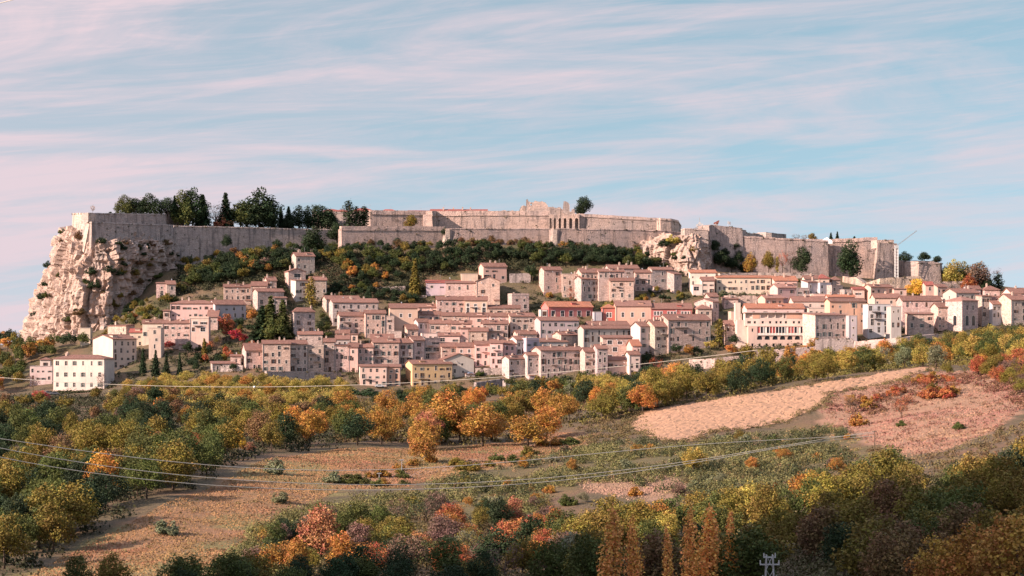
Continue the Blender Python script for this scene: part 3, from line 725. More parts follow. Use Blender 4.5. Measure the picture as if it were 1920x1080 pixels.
H('house with white penthouse over dark recessed loggias behind the mustard house', 796,825.6,633,634,690,3,2,'dark','flat',yaw=22,skip=0,ww=2.6,wh=1.7,balc=2,chim=0)
H('white penthouse box with three small windows', 791,821,624,625,646,1,3,'white','flat',yaw=8,skip=0,chim=0,sh=0,wh=1.0)
H('small pale house with bright left gable in the crowded middle rows', 784,805,598,604,634,1,2,'plgrey','gable',side=10,yaw=26,skip=0,wh=2.2,chim=0)
H('long pink house with dark red doors, in the crowded middle rows', 805.5,846,600,606.5,636,2,4,'rose','gable',yaw=2,skip=.1,sh=.7,chim=2)
H('pink house with bay of red windows and stubby chimneys in the crowded middle', 846.5,884,602,607,637,1,4,'pink','gable',yaw=3,skip=0,sh=.7,chim=3)
H('house with bright left gable in the second row behind the penthouse', 785,828,584,590,618,1,3,'rose','gable',side=6,skip=.1,chim=1)
H('long pink house with small windows right of the bright gable in the second row', 828.5,878,586.5,592,620,1,5,'rose','gable',yaw=3,skip=.1,chim=2)
H('pink row house with cream band in the second row, left of the long tiled row', 878.5,919,587,593,624,2,3,'pink','gable',yaw=2,skip=.1,chim=1)
H('rose stone row house with small framed windows under the long tiled roof', 919.5,956.5,587,593,636,2,3,'rose','gable',yaw=4,skip=0,fr=2,chim=2)
H('grey-rose row house with shuttered windows at the right end of the long tiled roof', 957,1003,587,593,638,2,4,'stone','gable',yaw=14,skip=.05,sh=.6,chim=2)
H('cream house with tall windows and one roof of tiles, behind the second row', 819,870.6,556,562,606,2,4,'rose','gable',side=3,skip=.05,fr=.2,chim=2)
H('pale house with tall blind white windows right of the cream one, behind the second row', 871,913.6,556,563,606,2,3,'pink','gable',yaw=2,skip=0,wh=2.3,ww=1.2,fr=2,sh=0,balc=1,chim=1)
H('long stone barn with tall slit windows and sloping eaves below the red-roofed shed', 836,904,526.5,531,572,1,4,'rose','shed',yaw=2,wh=2.6,ww=1.0,skip=0,chim=1,depth=12,side=0)
H('stone barn end with broad asymmetric gable facing the valley', 893,937,518,527,574,3,2,'rose','gfront',yaw=3,skip=.3,chim=0,depth=14)
H('low white shed with a bright red roof right of the golden conifer', 799,877,523,530,556,1,4,'plgrey','shed',yaw=3,rc='r',skip=.3,ww=1.8,wh=1.3,chim=0,depth=14)
H('tall pale pink house with white roof terrace above the stone barn', 906.5,950,493,499.7,538,3,3,'pink','gable',side=9.5,skip=0,ww=1.8,sh=.7,chim=2)
H('low tan walled building left of the house with the white roof terrace', 865,896,513,513.5,538,1,1,'tan','flat',yaw=4,skip=.5,chim=0)
H('small flat-roofed grey house with two balcony doors left of the red hall', 960,992,552,553.5,590,2,2,'stone','flat',yaw=14,skip=0,ww=1.6,wh=2.2,chim=2,sh=.6,parapet=True)
H('long low rose house with four small windows, lower left of the red hall', 915,975.5,572.5,578,606,1,4,'rose','gable',yaw=4,skip=0,chim=1)
H('pink house with double balcony doors in the middle of the crowd', 905,953,601,607,648,2,4,'rose','gable',yaw=5,skip=.1,wh=2.1,balc=2,chim=1)
H('rose stone house with two small red-shuttered windows below the balcony house', 879,914.5,615,621,656,2,2,'rose','gable',yaw=1,skip=0,shk='blind',sh=1,fr=0,chim=0)
H('narrow orange slip of a house left of the two red-shuttered windows', 863,878.6,614,616,654,2,1,'pink','shed',yaw=2,skip=0,chim=2,depth=7)
H('house with dark shuttered double windows under a long roof with a skylight', 822,863,624.5,629.5,660,1,2,'pink','gable',yaw=2,skip=0,ww=2.2,wh=1.5,chim=1)
H('rose house with bright left gable directly above the gable-front grey house', 828,856,643,650,688,3,2,'rose','gable',side=6.5,skip=.1,chim=0)
H('rose house with white-framed windows right of the bright gable', 856.5,889.5,643,650,690,2,2,'pink','gable',yaw=3,skip=0,fr=2,chim=1,balc=1)
H('orange-pink house with long balcony and open terrace, above the stone ramp', 891,918,640,646,690,3,2,'pink','gable',side=4,skip=.05,balc=1,wh=1.9,chim=0,door=1)
H('orange house with shuttered windows at the foot of the middle rows', 918.5,942.5,637,643,694,3,2,'pink','gable',yaw=1,skip=0,sh=.7,balc=1,chim=1,door=1)
H('pink three-storey house at the right end of the orange pair', 943.5,968,639,645,684,2,2,'pink','gable',yaw=1,skip=.1,sh=.5,chim=1)
H('grey house with bright left gable and tall dark windows right of the pink trio', 968.5,986.5,630.6,637,682,2,2,'plgrey','gable',side=14,skip=0,wh=2.3,chim=1)
H('grey house with white glazed roof terrace beside the bright gable', 987,1011,636,637.5,686,2,2,'bluish','flat',yaw=26,skip=0,sh=1,shk='shutterg',chim=2,parapet=True)
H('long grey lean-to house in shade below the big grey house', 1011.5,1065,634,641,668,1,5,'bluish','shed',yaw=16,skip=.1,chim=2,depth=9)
H('small house with bright gable and wide roof left below the big grey house', 970,1007,620,626.5,656,1,2,'stone','gable',side=9,skip=0,chim=2)
H('big grey house with a bright white left gable in front of the red hall', 1013,1086,594.5,601,650,2,6,'plgrey','gable',side=12,skip=0,sh=.8,shk='shutterg',chim=1,depth=14)
H('small house with bright rounded left gable in front of the big grey house', 1052,1084,622.5,628,656,1,2,'stone','gable',side=16,skip=.5,chim=2)
H('grey row house with narrow bright tower-like gable and loft windows', 1094,1187.5,610.5,616,664,2,8,'plgrey','gable',side=9.5,skip=.1,sh=.3,chim=2,balc=1,wh=1.9)
H('long tiled house behind the row with the narrow bright gable', 1105,1180,602.5,609,636,1,6,'rose','gable',side=8,skip=.3,chim=2)
H('pink stone wing with a band of glazed loggia windows below a dark lean-to', 1130,1186,629,633.5,690,3,6,'rose','shed',yaw=10,depth=5,skip=.12,ww=1.9,wh=1.7,fr=2,sh=0,chim=0)
# ---- the right half of the bottom row
H('very long grey-pink house with cream cornice in the bottom row', 1014,1095.6,650.5,657,712,4,8,'stone','gable',side=17,skip=.1,sh=.5,wh=1.9,chim=4,balc=2,door=2,depth=13)
H('grey stone house with small bright gable wedged left of the long cornice house', 989,1013.5,661.5,666,712,4,2,'grey','gable',side=8,skip=.1,chim=0)
H('grey stone house with tall bright white left gable and white dish, at the stone ramp', 954.5,988.5,667.5,673,713,3,3,'grey','gable',side=13.5,skip=.2,chim=1,door=1,balc=1)
H('grey stone house with pale windows right of the long cornice house', 1097,1119.6,652.5,659.5,710,3,2,'stone','gable',yaw=14,skip=.05,chim=1,balc=1)
H('taller grey stone house with bright gable edge over the autumn treetops', 1120,1139.5,646.5,653.7,712,4,2,'grey','gable',side=8,skip=.1,chim=1)
H('pink house with solar panels on its roof and large arched windows', 1141,1178.5,669,676,706,2,4,'pink','shed',yaw=6,skip=0,wh=1.2,chim=0,depth=8)
H('white-grey house with round white dish at the right end of the bottom row', 1180,1200,659,665,706,3,2,'white','gable',yaw=12,skip=.2,chim=0,sh=0,door=1)
H('narrow house with bright left gable and steep red roof above the dish house', 1185.6,1202,637.5,648.5,698,2,2,'pink','gable',side=8,skip=.1,chim=0,rc='o')
H('pale grey four-storey house with green-shuttered windows and sunlit left gable', 1200.5,1227,604,612,668,3,2,'plgrey','gable',side=16,skip=0,sh=1,shk='shutterg',wh=1.9,chim=2,door=1)
H('stone house with rooftop chimneys between two pale gabled houses', 1228,1252,600,612.5,668,3,2,'stone','gable',yaw=22,skip=0,chim=4,balc=1)
H('broad stone house with white glazed veranda and bright left gable above the garden', 1253,1335,589.5,600,664,4,6,'rose','gable',side=18,skip=.2,chim=1,balc=3,wh=1.9,depth=14)
H('school-like red house with three groups of white-framed windows', 1221.5,1298,568.5,579,612,1,9,'red','gable',yaw=2,skip=0,fr=2,sh=0,ww=1.0,wh=1.7,chim=1,rc='t',wset=[.09,.165,.24,.42,.50,.58,.76,.84,.92],rowz=[2.2])
H('broad orange plaster house with tall white-framed windows', 1154.5,1221,564,574,611,1,3,'orange','gable',yaw=2,skip=0,fr=2,sh=0,wh=2.2,ww=1.2,chim=2,rc='p',wset=[.2,.47,.78],rowz=[4.2])
H('low salmon-red pavilion with hip roof and one double white window', 1129.6,1154,570.5,577.5,610,1,2,'red','hip',yaw=2,skip=0,fr=2,sh=0,wh=2.2,chim=0,rc='o',wset=[.40,.62],rowz=[3.4])
H('deep red hall with five white-framed windows and bright orange roof', 1028.5,1113,565.5,575,608,1,5,'red','gable',side=13,skip=0,fr=2,sh=0,ww=1.9,wh=2.6,chim=0,rc='o',wset=[.105,.315,.505,.69,.895],rowz=[3.4],depth=9)
H('small white porch at the left foot of the deep red hall', 1013.5,1027,579.5,580.5,608,1,1,'white','flat',yaw=6,skip=0,ww=2.,wh=2.2,chim=0)
H('low blue-grey link with a window band between the red hall and the salmon pavilion', 1114,1128.5,584,585,612,1,1,'bluish','flat',yaw=4,skip=0,ww=2.6,wh=1.2,chim=0)
# ---- the upper row, right half
H('large grey stone house with pink left gable above the red hall', 1090,1143.5,517.5,523,570,3,5,'grey','gable',side=12,skip=.08,wh=1.6,chim=0,door=1)
H('four-storey rose house with sloping buttress right of the large grey stone house', 1144,1189.5,521.5,526.5,570,4,3,'rose','gable',yaw=3,skip=.1,sh=.5,chim=1,balc=1)
H('tall pink house with glazed balcony, first at the left of the upper row', 1020,1054,500,506,556,3,2,'rose','gable',side=9,skip=.1,chim=1,sh=.3)
H('flat-topped ruddy house with four rows of windows in the upper row', 1054.5,1084,512.5,513.6,558,4,3,'rose','flat',yaw=4,skip=.15,chim=2)
H('rose house with bright small gable behind the large grey stone house', 1090,1122,503,511,540,1,4,'rose','gable',side=9,skip=0,chim=2,Y=1046)
H('long pink-grey house with tall windows in the upper row behind the buttressed house', 1122.5,1171,504.5,509,544,1,5,'stone','gable',yaw=10,skip=0,wh=2.,chim=2,Y=1046)
H('topmost house of the upper row with an unbroken bright roof', 1142,1199,496.5,503,534,1,4,'pale','gable',side=7.5,skip=.2,chim=3,Y=1062)
H('orange-pink house with arched window in the upper row', 1191,1222,506,511,546,3,3,'rose','gable',yaw=2,skip=.05,chim=1,balc=1)
H('tall grey stone house beside the rock face', 1222.5,1263,501,505.5,548,3,3,'grey','gable',yaw=18,skip=.1,wh=1.6,chim=1,sh=.3)
H('dark narrow house under the rock face with white dish', 1264,1279,508,514,552,2,1,'dark','shed',yaw=30,skip=.3,chim=0)
H('cream house with flat orange-banded top below the rock face', 1294,1343,505.5,511,548,2,4,'cream','shed',yaw=2,skip=.05,rc='o',chim=0,sh=.3)
H('small pale house with a porch roof in front of the cream house', 1316,1339.5,519.5,526,556,2,2,'cream','gable',yaw=2,skip=0,sh=1,chim=0)
H('low annex with a glazed front left of the small porch house', 1299,1315.7,533,534,556,1,1,'cream','flat',yaw=4,skip=0,ww=2.6,wh=1.7,chim=0)
H('very long cream house with orange roof stretching below the bushy terrace', 1343.5,1447,517,520.5,552,2,10,'cream','gable',yaw=3,skip=.15,rc='o',chim=0,sh=.5,depth=9)
H('pink house with striped red roof at the right end of the long cream house', 1452,1496,517.5,526,556,1,3,'pink','gable',side=5,skip=.1,rc='o',chim=2,Y=1050)
H('orange-pink house with cream left gable in front of the striped red roof', 1458,1495,532.5,539,568,1,2,'pink','gable',side=11,skip=0,chim=0,rc='p')
H('small orange house with cream left gable above the arched building', 1434.6,1470.5,553,559,584,1,3,'orange','gable',side=10.5,skip=0,chim=1,rc='p')
H('small rose house with bright gable, upper of the cluster left of the ivy gap', 1330,1347.5,549.5,556,586,1,1,'rose','gable',side=7,skip=0,chim=0)
H('two-faced house with broad bright left gable and shaded right side', 1336.5,1350,560,566,606,3,1,'stone','gable',side=33,yaw=55,skip=0,chim=0)
H('low house with pyramid roof in front of the two-faced house', 1308,1335,571.5,579.5,612,1,2,'stone','hip',yaw=8,skip=0,chim=1)
H('rose house with red-framed windows left of the arched building', 1360,1395,601.5,610,650,2,3,'rose','gable',yaw=2,skip=0,sh=1,shk='blind',chim=3)
H('narrow pink tower house behind the rose house with red-framed windows', 1371,1383,582.5,584,616,2,1,'pink','flat',yaw=4,skip=.4,chim=0)
H('grey-rose house in shade right of the arched building', 1528.5,1591,586.5,590.7,654,3,5,'stone','shed',yaw=20,skip=.1,sh=.4,shk='shutterg',wh=1.9,chim=0,depth=12)
H('narrow pale four-storey slip beside the grey-rose house', 1591.5,1607.6,591,592,654,4,1,'plgrey','flat',yaw=3,skip=0,wh=1.0,chim=0)
H('pink-orange house with large shaded lower wall in the right-hand middle', 1556,1626,559.5,565,632,3,5,'orange','gable',side=6,skip=.15,wh=1.9,sh=.3,chim=0,balc=1)
H('long cream house with three shuttered windows above the arched building', 1487,1550,556,565,594,1,5,'cream','gable',yaw=3,skip=.2,sh=.6,chim=3)
H('low cream terrace house right above the flat eaves of the arched building', 1516,1555.5,577,578,606,1,4,'cream','flat',yaw=3,skip=0,wh=1.2,chim=0)
H('apartment house in bluish shade with stacked concrete balconies', 1627,1670.5,569.5,570.5,636,4,3,'bluish','flat',yaw=6,skip=0,ww=1.4,wh=2.,balc=5,chim=0,name='apartment_house',cat='apartment house',sh=.2)  # cast shade on the front is put into the wall tone
H('narrow white house with grey right side between apartment house and long rose house', 1671,1690,573,575,640,3,2,'plgrey','flat',yaw=5,skip=.2,chim=0)
H('long rose house with four dark windows under a broad tiled roof, right part of town', 1692,1767,555,563.7,616,1,4,'rose','gable',yaw=3,skip=0,wh=2.,rc='t',chim=2,depth=12)
H('low rose house with broken roof in front of the long rose house', 1703,1751,586,589,630,2,3,'rose','shed',yaw=2,skip=.1,chim=0,side=0)
H('slim tower-like house with small dark openings under the eaves and a bright edge', 1759,1780,568,576,622,3,3,'rose','gable',side=6.5,skip=.2,ww=.8,wh=1.0,chim=0)
H('little bright block behind the slim tower-like house', 1767,1778.5,557,558,590,1,1,'white','flat',yaw=6,skip=1,chim=0,Y=1012)
H('long pale house with six square windows and a dormer attic, upper right', 1793,1840,541,549,610,2,5,'plgrey','gable',side=15,skip=0,chim=1,depth=13,sidewin=1)
H('tall cream-grey house with three storeys of windows right of the arched loggia', 1841,1860,553,555,612,3,2,'stone','shed',yaw=14,skip=0,sh=.7,chim=0)
H('dormer attic with three windows over the long pale house', 1813,1840,536,542,575,1,3,'plgrey','gable',yaw=10,skip=0,chim=0,depth=6)
H('pink house with slanting roof line left of the bright white gable', 1758,1777,532.5,538,572,2,2,'pink','shed',side=4,yaw=14,skip=0,chim=0)
H('small pink house with red roof behind the golden tree', 1735.5,1751,528.5,534.5,564,1,1,'pink','gable',yaw=3,skip=0,chim=0,rc='r')
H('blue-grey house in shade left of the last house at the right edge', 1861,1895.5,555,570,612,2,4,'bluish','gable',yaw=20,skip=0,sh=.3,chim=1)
H('last grey house at the right edge of the town', 1896,1930,551,562,612,3,2,'stone','gable',yaw=20,skip=0,sh=.3,chim=1)
H('small pavilion house with pyramid roof below the wood at the right', 1846,1875,535.5,544,576,1,2,'rose','hip',yaw=4,skip=0,chim=1)
H('sunlit gabled house against the sky at the far right', 1897,1932,540,550,584,1,2,'pink','gable',side=8,skip=.2,chim=1)
# ---- the roofs crowded under the right-hand walls
H('small house with white curtains on an open terrace', 1494,1518,538,540,566,1,2,'dark','flat',yaw=6,skip=0,ww=2.,wh=1.9,chim=0)
H('grey plaster house with a pink patch right of the curtained terrace', 1515,1537,524.5,529.5,564,2,2,'plgrey','shed',yaw=24,skip=.1,chim=1,Y=1046)
H('grey house with flat dark roof edge in the hollow under the wall', 1537.5,1560,527.5,530,562,2,2,'bluish','flat',yaw=24,skip=0,chim=0,Y=1046)
H('small red-roofed house peeping over the grey houses in the hollow', 1535.5,1555,514,522.5,548,1,1,'pink','hip',yaw=4,skip=0,chim=0,rc='r',Y=1060)
H('low cream house with pale roof left of the peeping red roof', 1509,1535,517,522.5,548,1,2,'cream','gable',yaw=4,skip=.3,chim=2,Y=1060)
H('hut with brown pyramid roof under the round evergreen', 1560,1576,518.5,525.5,548,1,1,'rose','hip',yaw=8,skip=1,chim=0,depth=5,Y=1062)
H('dark shaded house below the brown pyramid hut', 1559.5,1582,532.5,535,566,2,2,'dark','flat',yaw=28,skip=.3,chim=0)
H('house with white-railed veranda beside the lamp mast', 1600,1621,538.5,542.5,570,1,4,'pink','gable',yaw=3,skip=0,fr=2,chim=0,rc='r')
H('flat shaded shed left of the white-railed veranda', 1583,1599.5,541.5,543,570,1,2,'dark','flat',yaw=10,skip=.3,chim=0)
H('pink house with wide windows below the tan terrace wall', 1633,1677,533.5,538,572,1,4,'pink','gable',side=10,skip=0,chim=0,sh=.3)
H('low pink house with rough roof left of the golden tree', 1676,1700,540,542,572,1,1,'pink','shed',yaw=4,skip=0,chim=1)
H('jumble of low red roofs with stubby chimneys above the pink-orange house', 1552,1603,553,556.5,586,1,4,'pink','gable',yaw=3,skip=.4,chim=5,rc='o')
H('wide brown-tiled low house left of the long rose house', 1640,1690,551,558.5,590,1,4,'pink','gable',yaw=3,skip=.3,chim=2)
H('pink block with two chimneys above the long cream house on the arched building', 1525,1547,549,551,576,1,2,'pink','flat',yaw=4,skip=.3,chim=2)
# ---- the foot of the town
H('mustard-yellow four-storey house with bright left wall at the foot of the town', 773,847,676,682.5,726,3,6,'mustard','gable',side=15,skip=0,sh=.4,chim=1,balc=2,wh=1.7,depth=12)
H('pink apartment block with two stacked balconies left of the mustard house', 675,725.5,684,687.5,723,3,4,'pink','shed',side=5,skip=0,sh=.6,chim=0,balc=2,depth=11)
H('orange-pink end block joined to the pink apartment block', 726,751,684,688,724,3,2,'orange','shed',yaw=4,skip=0,chim=0,depth=11)
H('grey-white house with low gable front right of the mustard house', 833,888.5,663,674,710,2,4,'plgrey','gfront',yaw=14,skip=.3,chim=0,depth=11)

def loggia():
    """the building with tall round arches low in its two faces"""
    r, w, d, h, s = H('pale building with tall arches low in its front and bright left face, far right',1804,1840,556,564,622,1,2,'stone','hip',side=25,yaw=38,skip=0,chim=0,wh=2.0,sh=0,rc='p',wset=[.32,.68],rowz=[3.2])
    zz = h-11.2
    for x in (.30, .70):
        o = link('arched_opening', window_mesh('arch', 2.2, 4.6), r); o.location = (w*x, 0, zz); link('arch_surround', window_mesh('archframe', 2.2, 4.6), o)
    o = link('arched_opening', window_mesh('arch', 2.0, 4.6), r); o.location = (0, d*.42, zz); o.rotation_euler = (0,0,R(-90)); link('arch_surround', window_mesh('archframe', 2.0, 4.6), o)
loggia()
H('low mossy house roof in the hollow left of the small orange house',1357,1384,557,561,580,1,2,'rose','shed',yaw=3,skip=.3,chim=1)
H('little stone outbuilding with a dark doorway left of the bottom row',432,452,665,668,690,1,1,'rose','shed',yaw=6,skip=0,chim=0,depth=5)
H('low arched stone outbuilding with rough roof at the left end of the bottom row',398,440,678,682,700,1,2,'grey','shed',yaw=14,skip=.5,chim=0,depth=7)
# ------------------------------------------------------------------ the arched building
def arched_building():
    p = at(1403, 655); Y = p.y; s = Y/FPX; yaw = R(3)
    X0 = (1403-CX)*s; zb = (HZ-672)*s - 1.0
    root = empty('arched_building', (X0, Y, zb), yaw)
    tag(root, 'big pale building with a row of round arches under a red-panelled glazed gallery', 'building')
    u = lambda px: (px-1403)*s; z = lambda py: (HZ-py)*s - zb
    w = u(1528); zt = z(611)
    holes = []; arches = [1424.6, 1439, 1454, 1468, 1482, 1496, 1507.5]
    for k, a in enumerate(arches):
        hw = 5 if k < 6 else 3.6; holes.append((u(a-hw), u(a+hw), z(637), z(629.5)))
    holes.append((u(1420), u(1513), z(628), z(612.5)))
    small = [1411, 1424.5, 1437.5, 1451, 1464, 1478, 1491, 1504]
    for a in small: holes.append((u(a)-.5, u(a)+.5, z(650), z(644)))
    holes.append((u(1409.5), u(1412.5), z(622), z(616)))
    mb = MB()
    facade(mb, w, zt, [h for h in holes], depth=.6)
    D = 13.; mb.face([(0,D,0),(0,0,0),(0,0,zt),(0,D,zt)]); mb.face([(w,0,0),(w,D,0),(w,D,zt),(w,0,zt)]); mb.face([(w,D,0),(0,D,0),(0,D,zt),(w,D,zt)])
    mb.face([(0,0,zt),(w,0,zt),(w,D,zt),(0,D,zt)])
    wl = mb.obj('lower_wall', M_PLASTER, root, (.54,.395,.33))
    # spandrels turn the square openings into round arches
    sp = MB()
    for x0, x1, z0, z1 in holes[:7]:
        c = (x0+x1)/2; r = (x1-x0)/2; zc = z1-r if z1-r > z0 else z0
        ry = z1-zc
        pts = [(c+r*math.cos(math.pi*k/10), zc+ry*math.sin(math.pi*k/10)) for k in range(11)]
        for k in range(10):
            (ax, az), (bx, bz) = pts[k], pts[k+1]
            sp.hexa([(ax,.002,az),(ax,.002,z1),(bx,.002,z1),(bx,.002,bz),(ax,.35,az),(ax,.35,z1),(bx,.35,z1),(bx,.35,bz)])
    sp.obj('arch_ring', M_PLASTER, root, (.54,.395,.33))
    for x0, x1, z0, z1 in holes[:7]:
        m2 = MB(); m2.box(x0+.02, x1-.02, .5, .58, z0+.02, z1-.02); m2.obj('arch_window', M_PANE, root)
    for x0, x1, z0, z1 in holes[8:]:
        m2 = MB(); m2.box(x0+.02, x1-.02, .3, .35, z0+.02, z1-.02); wo = m2.obj('window', M_PANE, root)
        m3 = MB(); m3.box(x0-.15, x1+.15, -.06, -.003, z0-.18, z0-.01); m3.obj('sill', M_FRAME, wo)
    gx0, gx1, gz0, gz1 = holes[7]
    tones = 'rgwgrrgggwrrgwgr'; n = 16
    for k in range(n):
        a = gx0+(gx1-gx0)*k/n; b = gx0+(gx1-gx0)*(k+1)/n
        m2 = MB(); m2.box(a+.10, b-.10, .28, .34, gz0+.9, gz1-.05); m2.obj('gallery_panel', {'r': M_REDP, 'g': M_PANE, 'w': M_FRAME}[tones[k]], root)
    m2 = MB()
    for k in range(n+1):
        a = gx0+(gx1-gx0)*k/n; m2.box(a-.09, a+.09, .04, .26, gz0+.01, gz1-.01)
    m2.obj('gallery_post', M_WHITE, root)
    m2 = MB(); m2.box(gx0, gx1, .12, .2, gz0, gz0+.85); m2.obj('gallery_parapet', M_FRAME, root)
    m2 = MB(); m2.box(gx0-.3, gx1+.3, -.35, -.004, gz0-.35, gz0-.003); m2.obj('cornice', M_CONC, root)
    # upper storey, set back, with a loggia under dark eaves
    uu = lambda px: (px-1403)*s; ux0, ux1 = uu(1398), uu(1523); uz0 = zt; uz1 = z(586.5); uz_m = z(598.5)
    lh = [(uu(1399.5)-ux0, uu(1411)-ux0, z(596)-uz0, z(587.5)-uz0), (uu(1428)-ux0, uu(1441)-ux0, z(596)-uz0, z(587.5)-uz0), (uu(1442.5)-ux0, uu(1455)-ux0, z(596)-uz0, z(587.5)-uz0), (uu(1456.5)-ux0, uu(1469)-ux0, z(596)-uz0, z(587.5)-uz0), (uu(1472)-ux0, uu(1475)-ux0, z(596.5)-uz0, z(588)-uz0)]
    for a in (1405, 1407.5, 1417, 1432, 1446, 1458, 1466, 1476, 1491, 1501, 1512): lh.append((uu(a)-ux0-.5, uu(a)-ux0+.5, z(606.5)-uz0, z(602)-uz0))
    up = empty('upper_storey', (ux0, 2.2, uz0)); up.parent = root
    m2 = MB(); facade(m2, ux1-ux0, uz1-uz0, lh, depth=.9); W = ux1-ux0; Hh = uz1-uz0
    m2.face([(0,D-2.2,0),(0,0,0),(0,0,Hh),(0,D-2.2,Hh)]); m2.face([(W,0,0),(W,D-2.2,0),(W,D-2.2,Hh),(W,0,Hh)]); m2.face([(W,D-2.2,0),(0,D-2.2,0),(0,D-2.2,Hh),(W,D-2.2,Hh)])
    m2.obj('wall', M_PLASTER, up, (.64,.52,.45))
    for q in lh[5:]:
        m3 = MB(); m3.box(q[0]+.02, q[1]-.02, .3, .36, q[2]+.02, q[3]-.02); m3.obj('window', M_PANE, up)
    m3 = MB()
    m3.box(uu(1413)-ux0, uu(1426)-ux0, -.09, -.003, z(597)-uz0, z(587)-uz0); m3.box(uu(1477)-ux0, uu(1521)-ux0, -.09, -.003, z(597)-uz0, z(587)-uz0)
    m3.obj('brick_panel', M_PLASTER, up, (.56,.32,.22))
    m3 = MB(); m3.box(-.5, W+.5, -.9, D-2.2, Hh, Hh+.28); m3.obj('eaves', M_CONC, up)
    # the bright block on the left flank
    m3 = MB(); lx = uu(1384); m3.box(lx, -.01, 3.0, D-1, 0, z(600)); m3.obj('side_wing', M_PLASTER, root, (.60,.485,.41))
    m3 = MB(); m3.box(uu(1382.6), uu(1392.5), 6, 10, z(601), z(567)); m3.obj('chimney_stack', M_PLASTER, root, (.62,.51,.43))
    # plinth wall below
    return root
arched_building()
H('long house with broad red roof rising over the arched building', 1400,1509,569.5,578,610,1,5,'pink','gable',yaw=3,skip=.2,rc='o',chim=1,wh=.6,rowz=[1.8],depth=13)

# ------------------------------------------------------------------ fortress and retaining walls
WALLSEGS = []
def wall(label, pts, base, name='fortress_wall', thick=3.0, batter=.07, color=(.50,.385,.315), coping=None, cat='wall', group='walls of the fortress on the hill', jag=.14, down=2.):
    """PTS [(px, Y, py of the top)], BASE [py of the foot]; foot spread outwards"""
    tp = [P(x, y, Y) for x, Y, y in pts]; bp = [P(pts[i][0], base[i], pts[i][1]) for i in range(len(pts))]
    # refine along the length so that worn tops can be uneven
    T, B = [], []
    rd = random.Random(int(pts[0][0]*7+pts[0][2]))
    for i in range(len(tp)-1):
        n = max(1, int((tp[i+1]-tp[i]).length/3.0)) if jag else 1
        for k in range(n):
            f = k/n; q = tp[i].lerp(tp[i+1], f); q.z += rd.uniform(-jag, jag)*(1 if k else .3); T.append(q); B.append(bp[i].lerp(bp[i+1], f))
    T.append(tp[-1]); B.append(bp[-1])
    if jag is not None: WALLSEGS.append((T, B, batter))
    root_loc = Vector((T[0].x, T[0].y, B[0].z-down))
    root = empty(name, root_loc); tag(root, label, cat, group)
    mb = MB(); n = len(T)
    nr = []
    for i in range(n):
        d = (T[min(i+1, n-1)]-T[max(i-1, 0)]); d.z = 0; d.normalize(); nr.append(Vector((d.y, -d.x, 0)))
    for i in range(n):
        hgt = max(T[i].z-B[i].z, .5)
        a = T[i]; b = Vector((B[i].x, B[i].y, B[i].z-down)) + nr[i]*batter*(hgt+down)
        c = a - nr[i]*thick; e = Vector((c.x, c.y, b.z))
        mb.v += [tuple(q-root_loc) for q in (b, a, c, e)]
    for i in range(n-1):
        k = 4*i; m = k+4
        for q in ((k, m, m+1, k+1), (k+1, m+1, m+2, k+2), (k+2, m+2, m+3, k+3)): mb.f.append(q); mb.mi.append(0)
    mb.f.append((0,1,2,3)); mb.f.append((4*n-1,4*n-2,4*n-3,4*n-4)); mb.mi += [0,0]
    mb.obj('masonry', M_FORT, root, color)
    if coping:
        cb = MB(); hh, out = coping
        for i in range(n-1):
            a0, a1 = T[i], T[i+1]; o0, o1 = nr[i]*out, nr[i+1]*out
            i0, i1 = nr[i]*-(thick*.6), nr[i+1]*-(thick*.6)
            dz0 = Vector((0,0,-.35*hh)); up = Vector((0,0,.08+hh*.65))
            cb.hexa([tuple(q-root_loc) for q in (a0+o0+dz0, a1+o1+dz0, a1+i1+dz0, a0+i0+dz0, a0+o0*.2+up, a1+o1*.2+up, a1+i1+up, a0+i0+up)])
        cb.obj('coping', M_FORT, root, tuple(min(c*1.18, .8) for c in color))  # paler than the masonry: the lit band on top is in the colour
    return root
GW = (.42,.34,.30); PW = (.49,.345,.285)  # GW puts shade into the stone colour of the shaded walls
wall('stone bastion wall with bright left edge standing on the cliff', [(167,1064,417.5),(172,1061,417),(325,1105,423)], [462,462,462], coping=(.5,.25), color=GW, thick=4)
wall('sunlit return wall of the bastion at the top left of the cliff', [(136,1092,401),(166,1074,400)], [436,450], color=(.60,.47,.38), thick=4, coping=(.4,.15), batter=.05)  # lighter stone colour carries part of the sunlight on this face
wall('short sunlit corner wall under the bastion, above the cliff', [(146,1082,421),(168,1063,417)], [448,466], color=(.58,.46,.37), thick=4, batter=.2)  # sun on the corner is also put into the lighter colour
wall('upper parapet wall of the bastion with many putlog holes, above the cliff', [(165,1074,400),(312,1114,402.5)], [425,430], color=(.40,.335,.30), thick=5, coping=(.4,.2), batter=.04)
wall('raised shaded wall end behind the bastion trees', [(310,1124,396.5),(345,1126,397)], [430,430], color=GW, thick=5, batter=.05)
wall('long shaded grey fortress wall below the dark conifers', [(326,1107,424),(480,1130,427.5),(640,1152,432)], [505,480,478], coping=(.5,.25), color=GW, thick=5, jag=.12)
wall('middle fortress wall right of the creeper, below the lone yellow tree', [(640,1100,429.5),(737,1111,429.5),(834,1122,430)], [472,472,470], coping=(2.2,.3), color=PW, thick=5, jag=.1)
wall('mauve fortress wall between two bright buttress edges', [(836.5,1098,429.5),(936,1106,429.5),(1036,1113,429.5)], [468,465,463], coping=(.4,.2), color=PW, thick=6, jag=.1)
wall('bright narrow left-facing edge of the mauve fortress wall', [(832,1106,430),(836.4,1097.5,429.5)], [468,470], color=(.66,.53,.42), thick=2, batter=.1)  # same wall, with its sunlit side painted paler
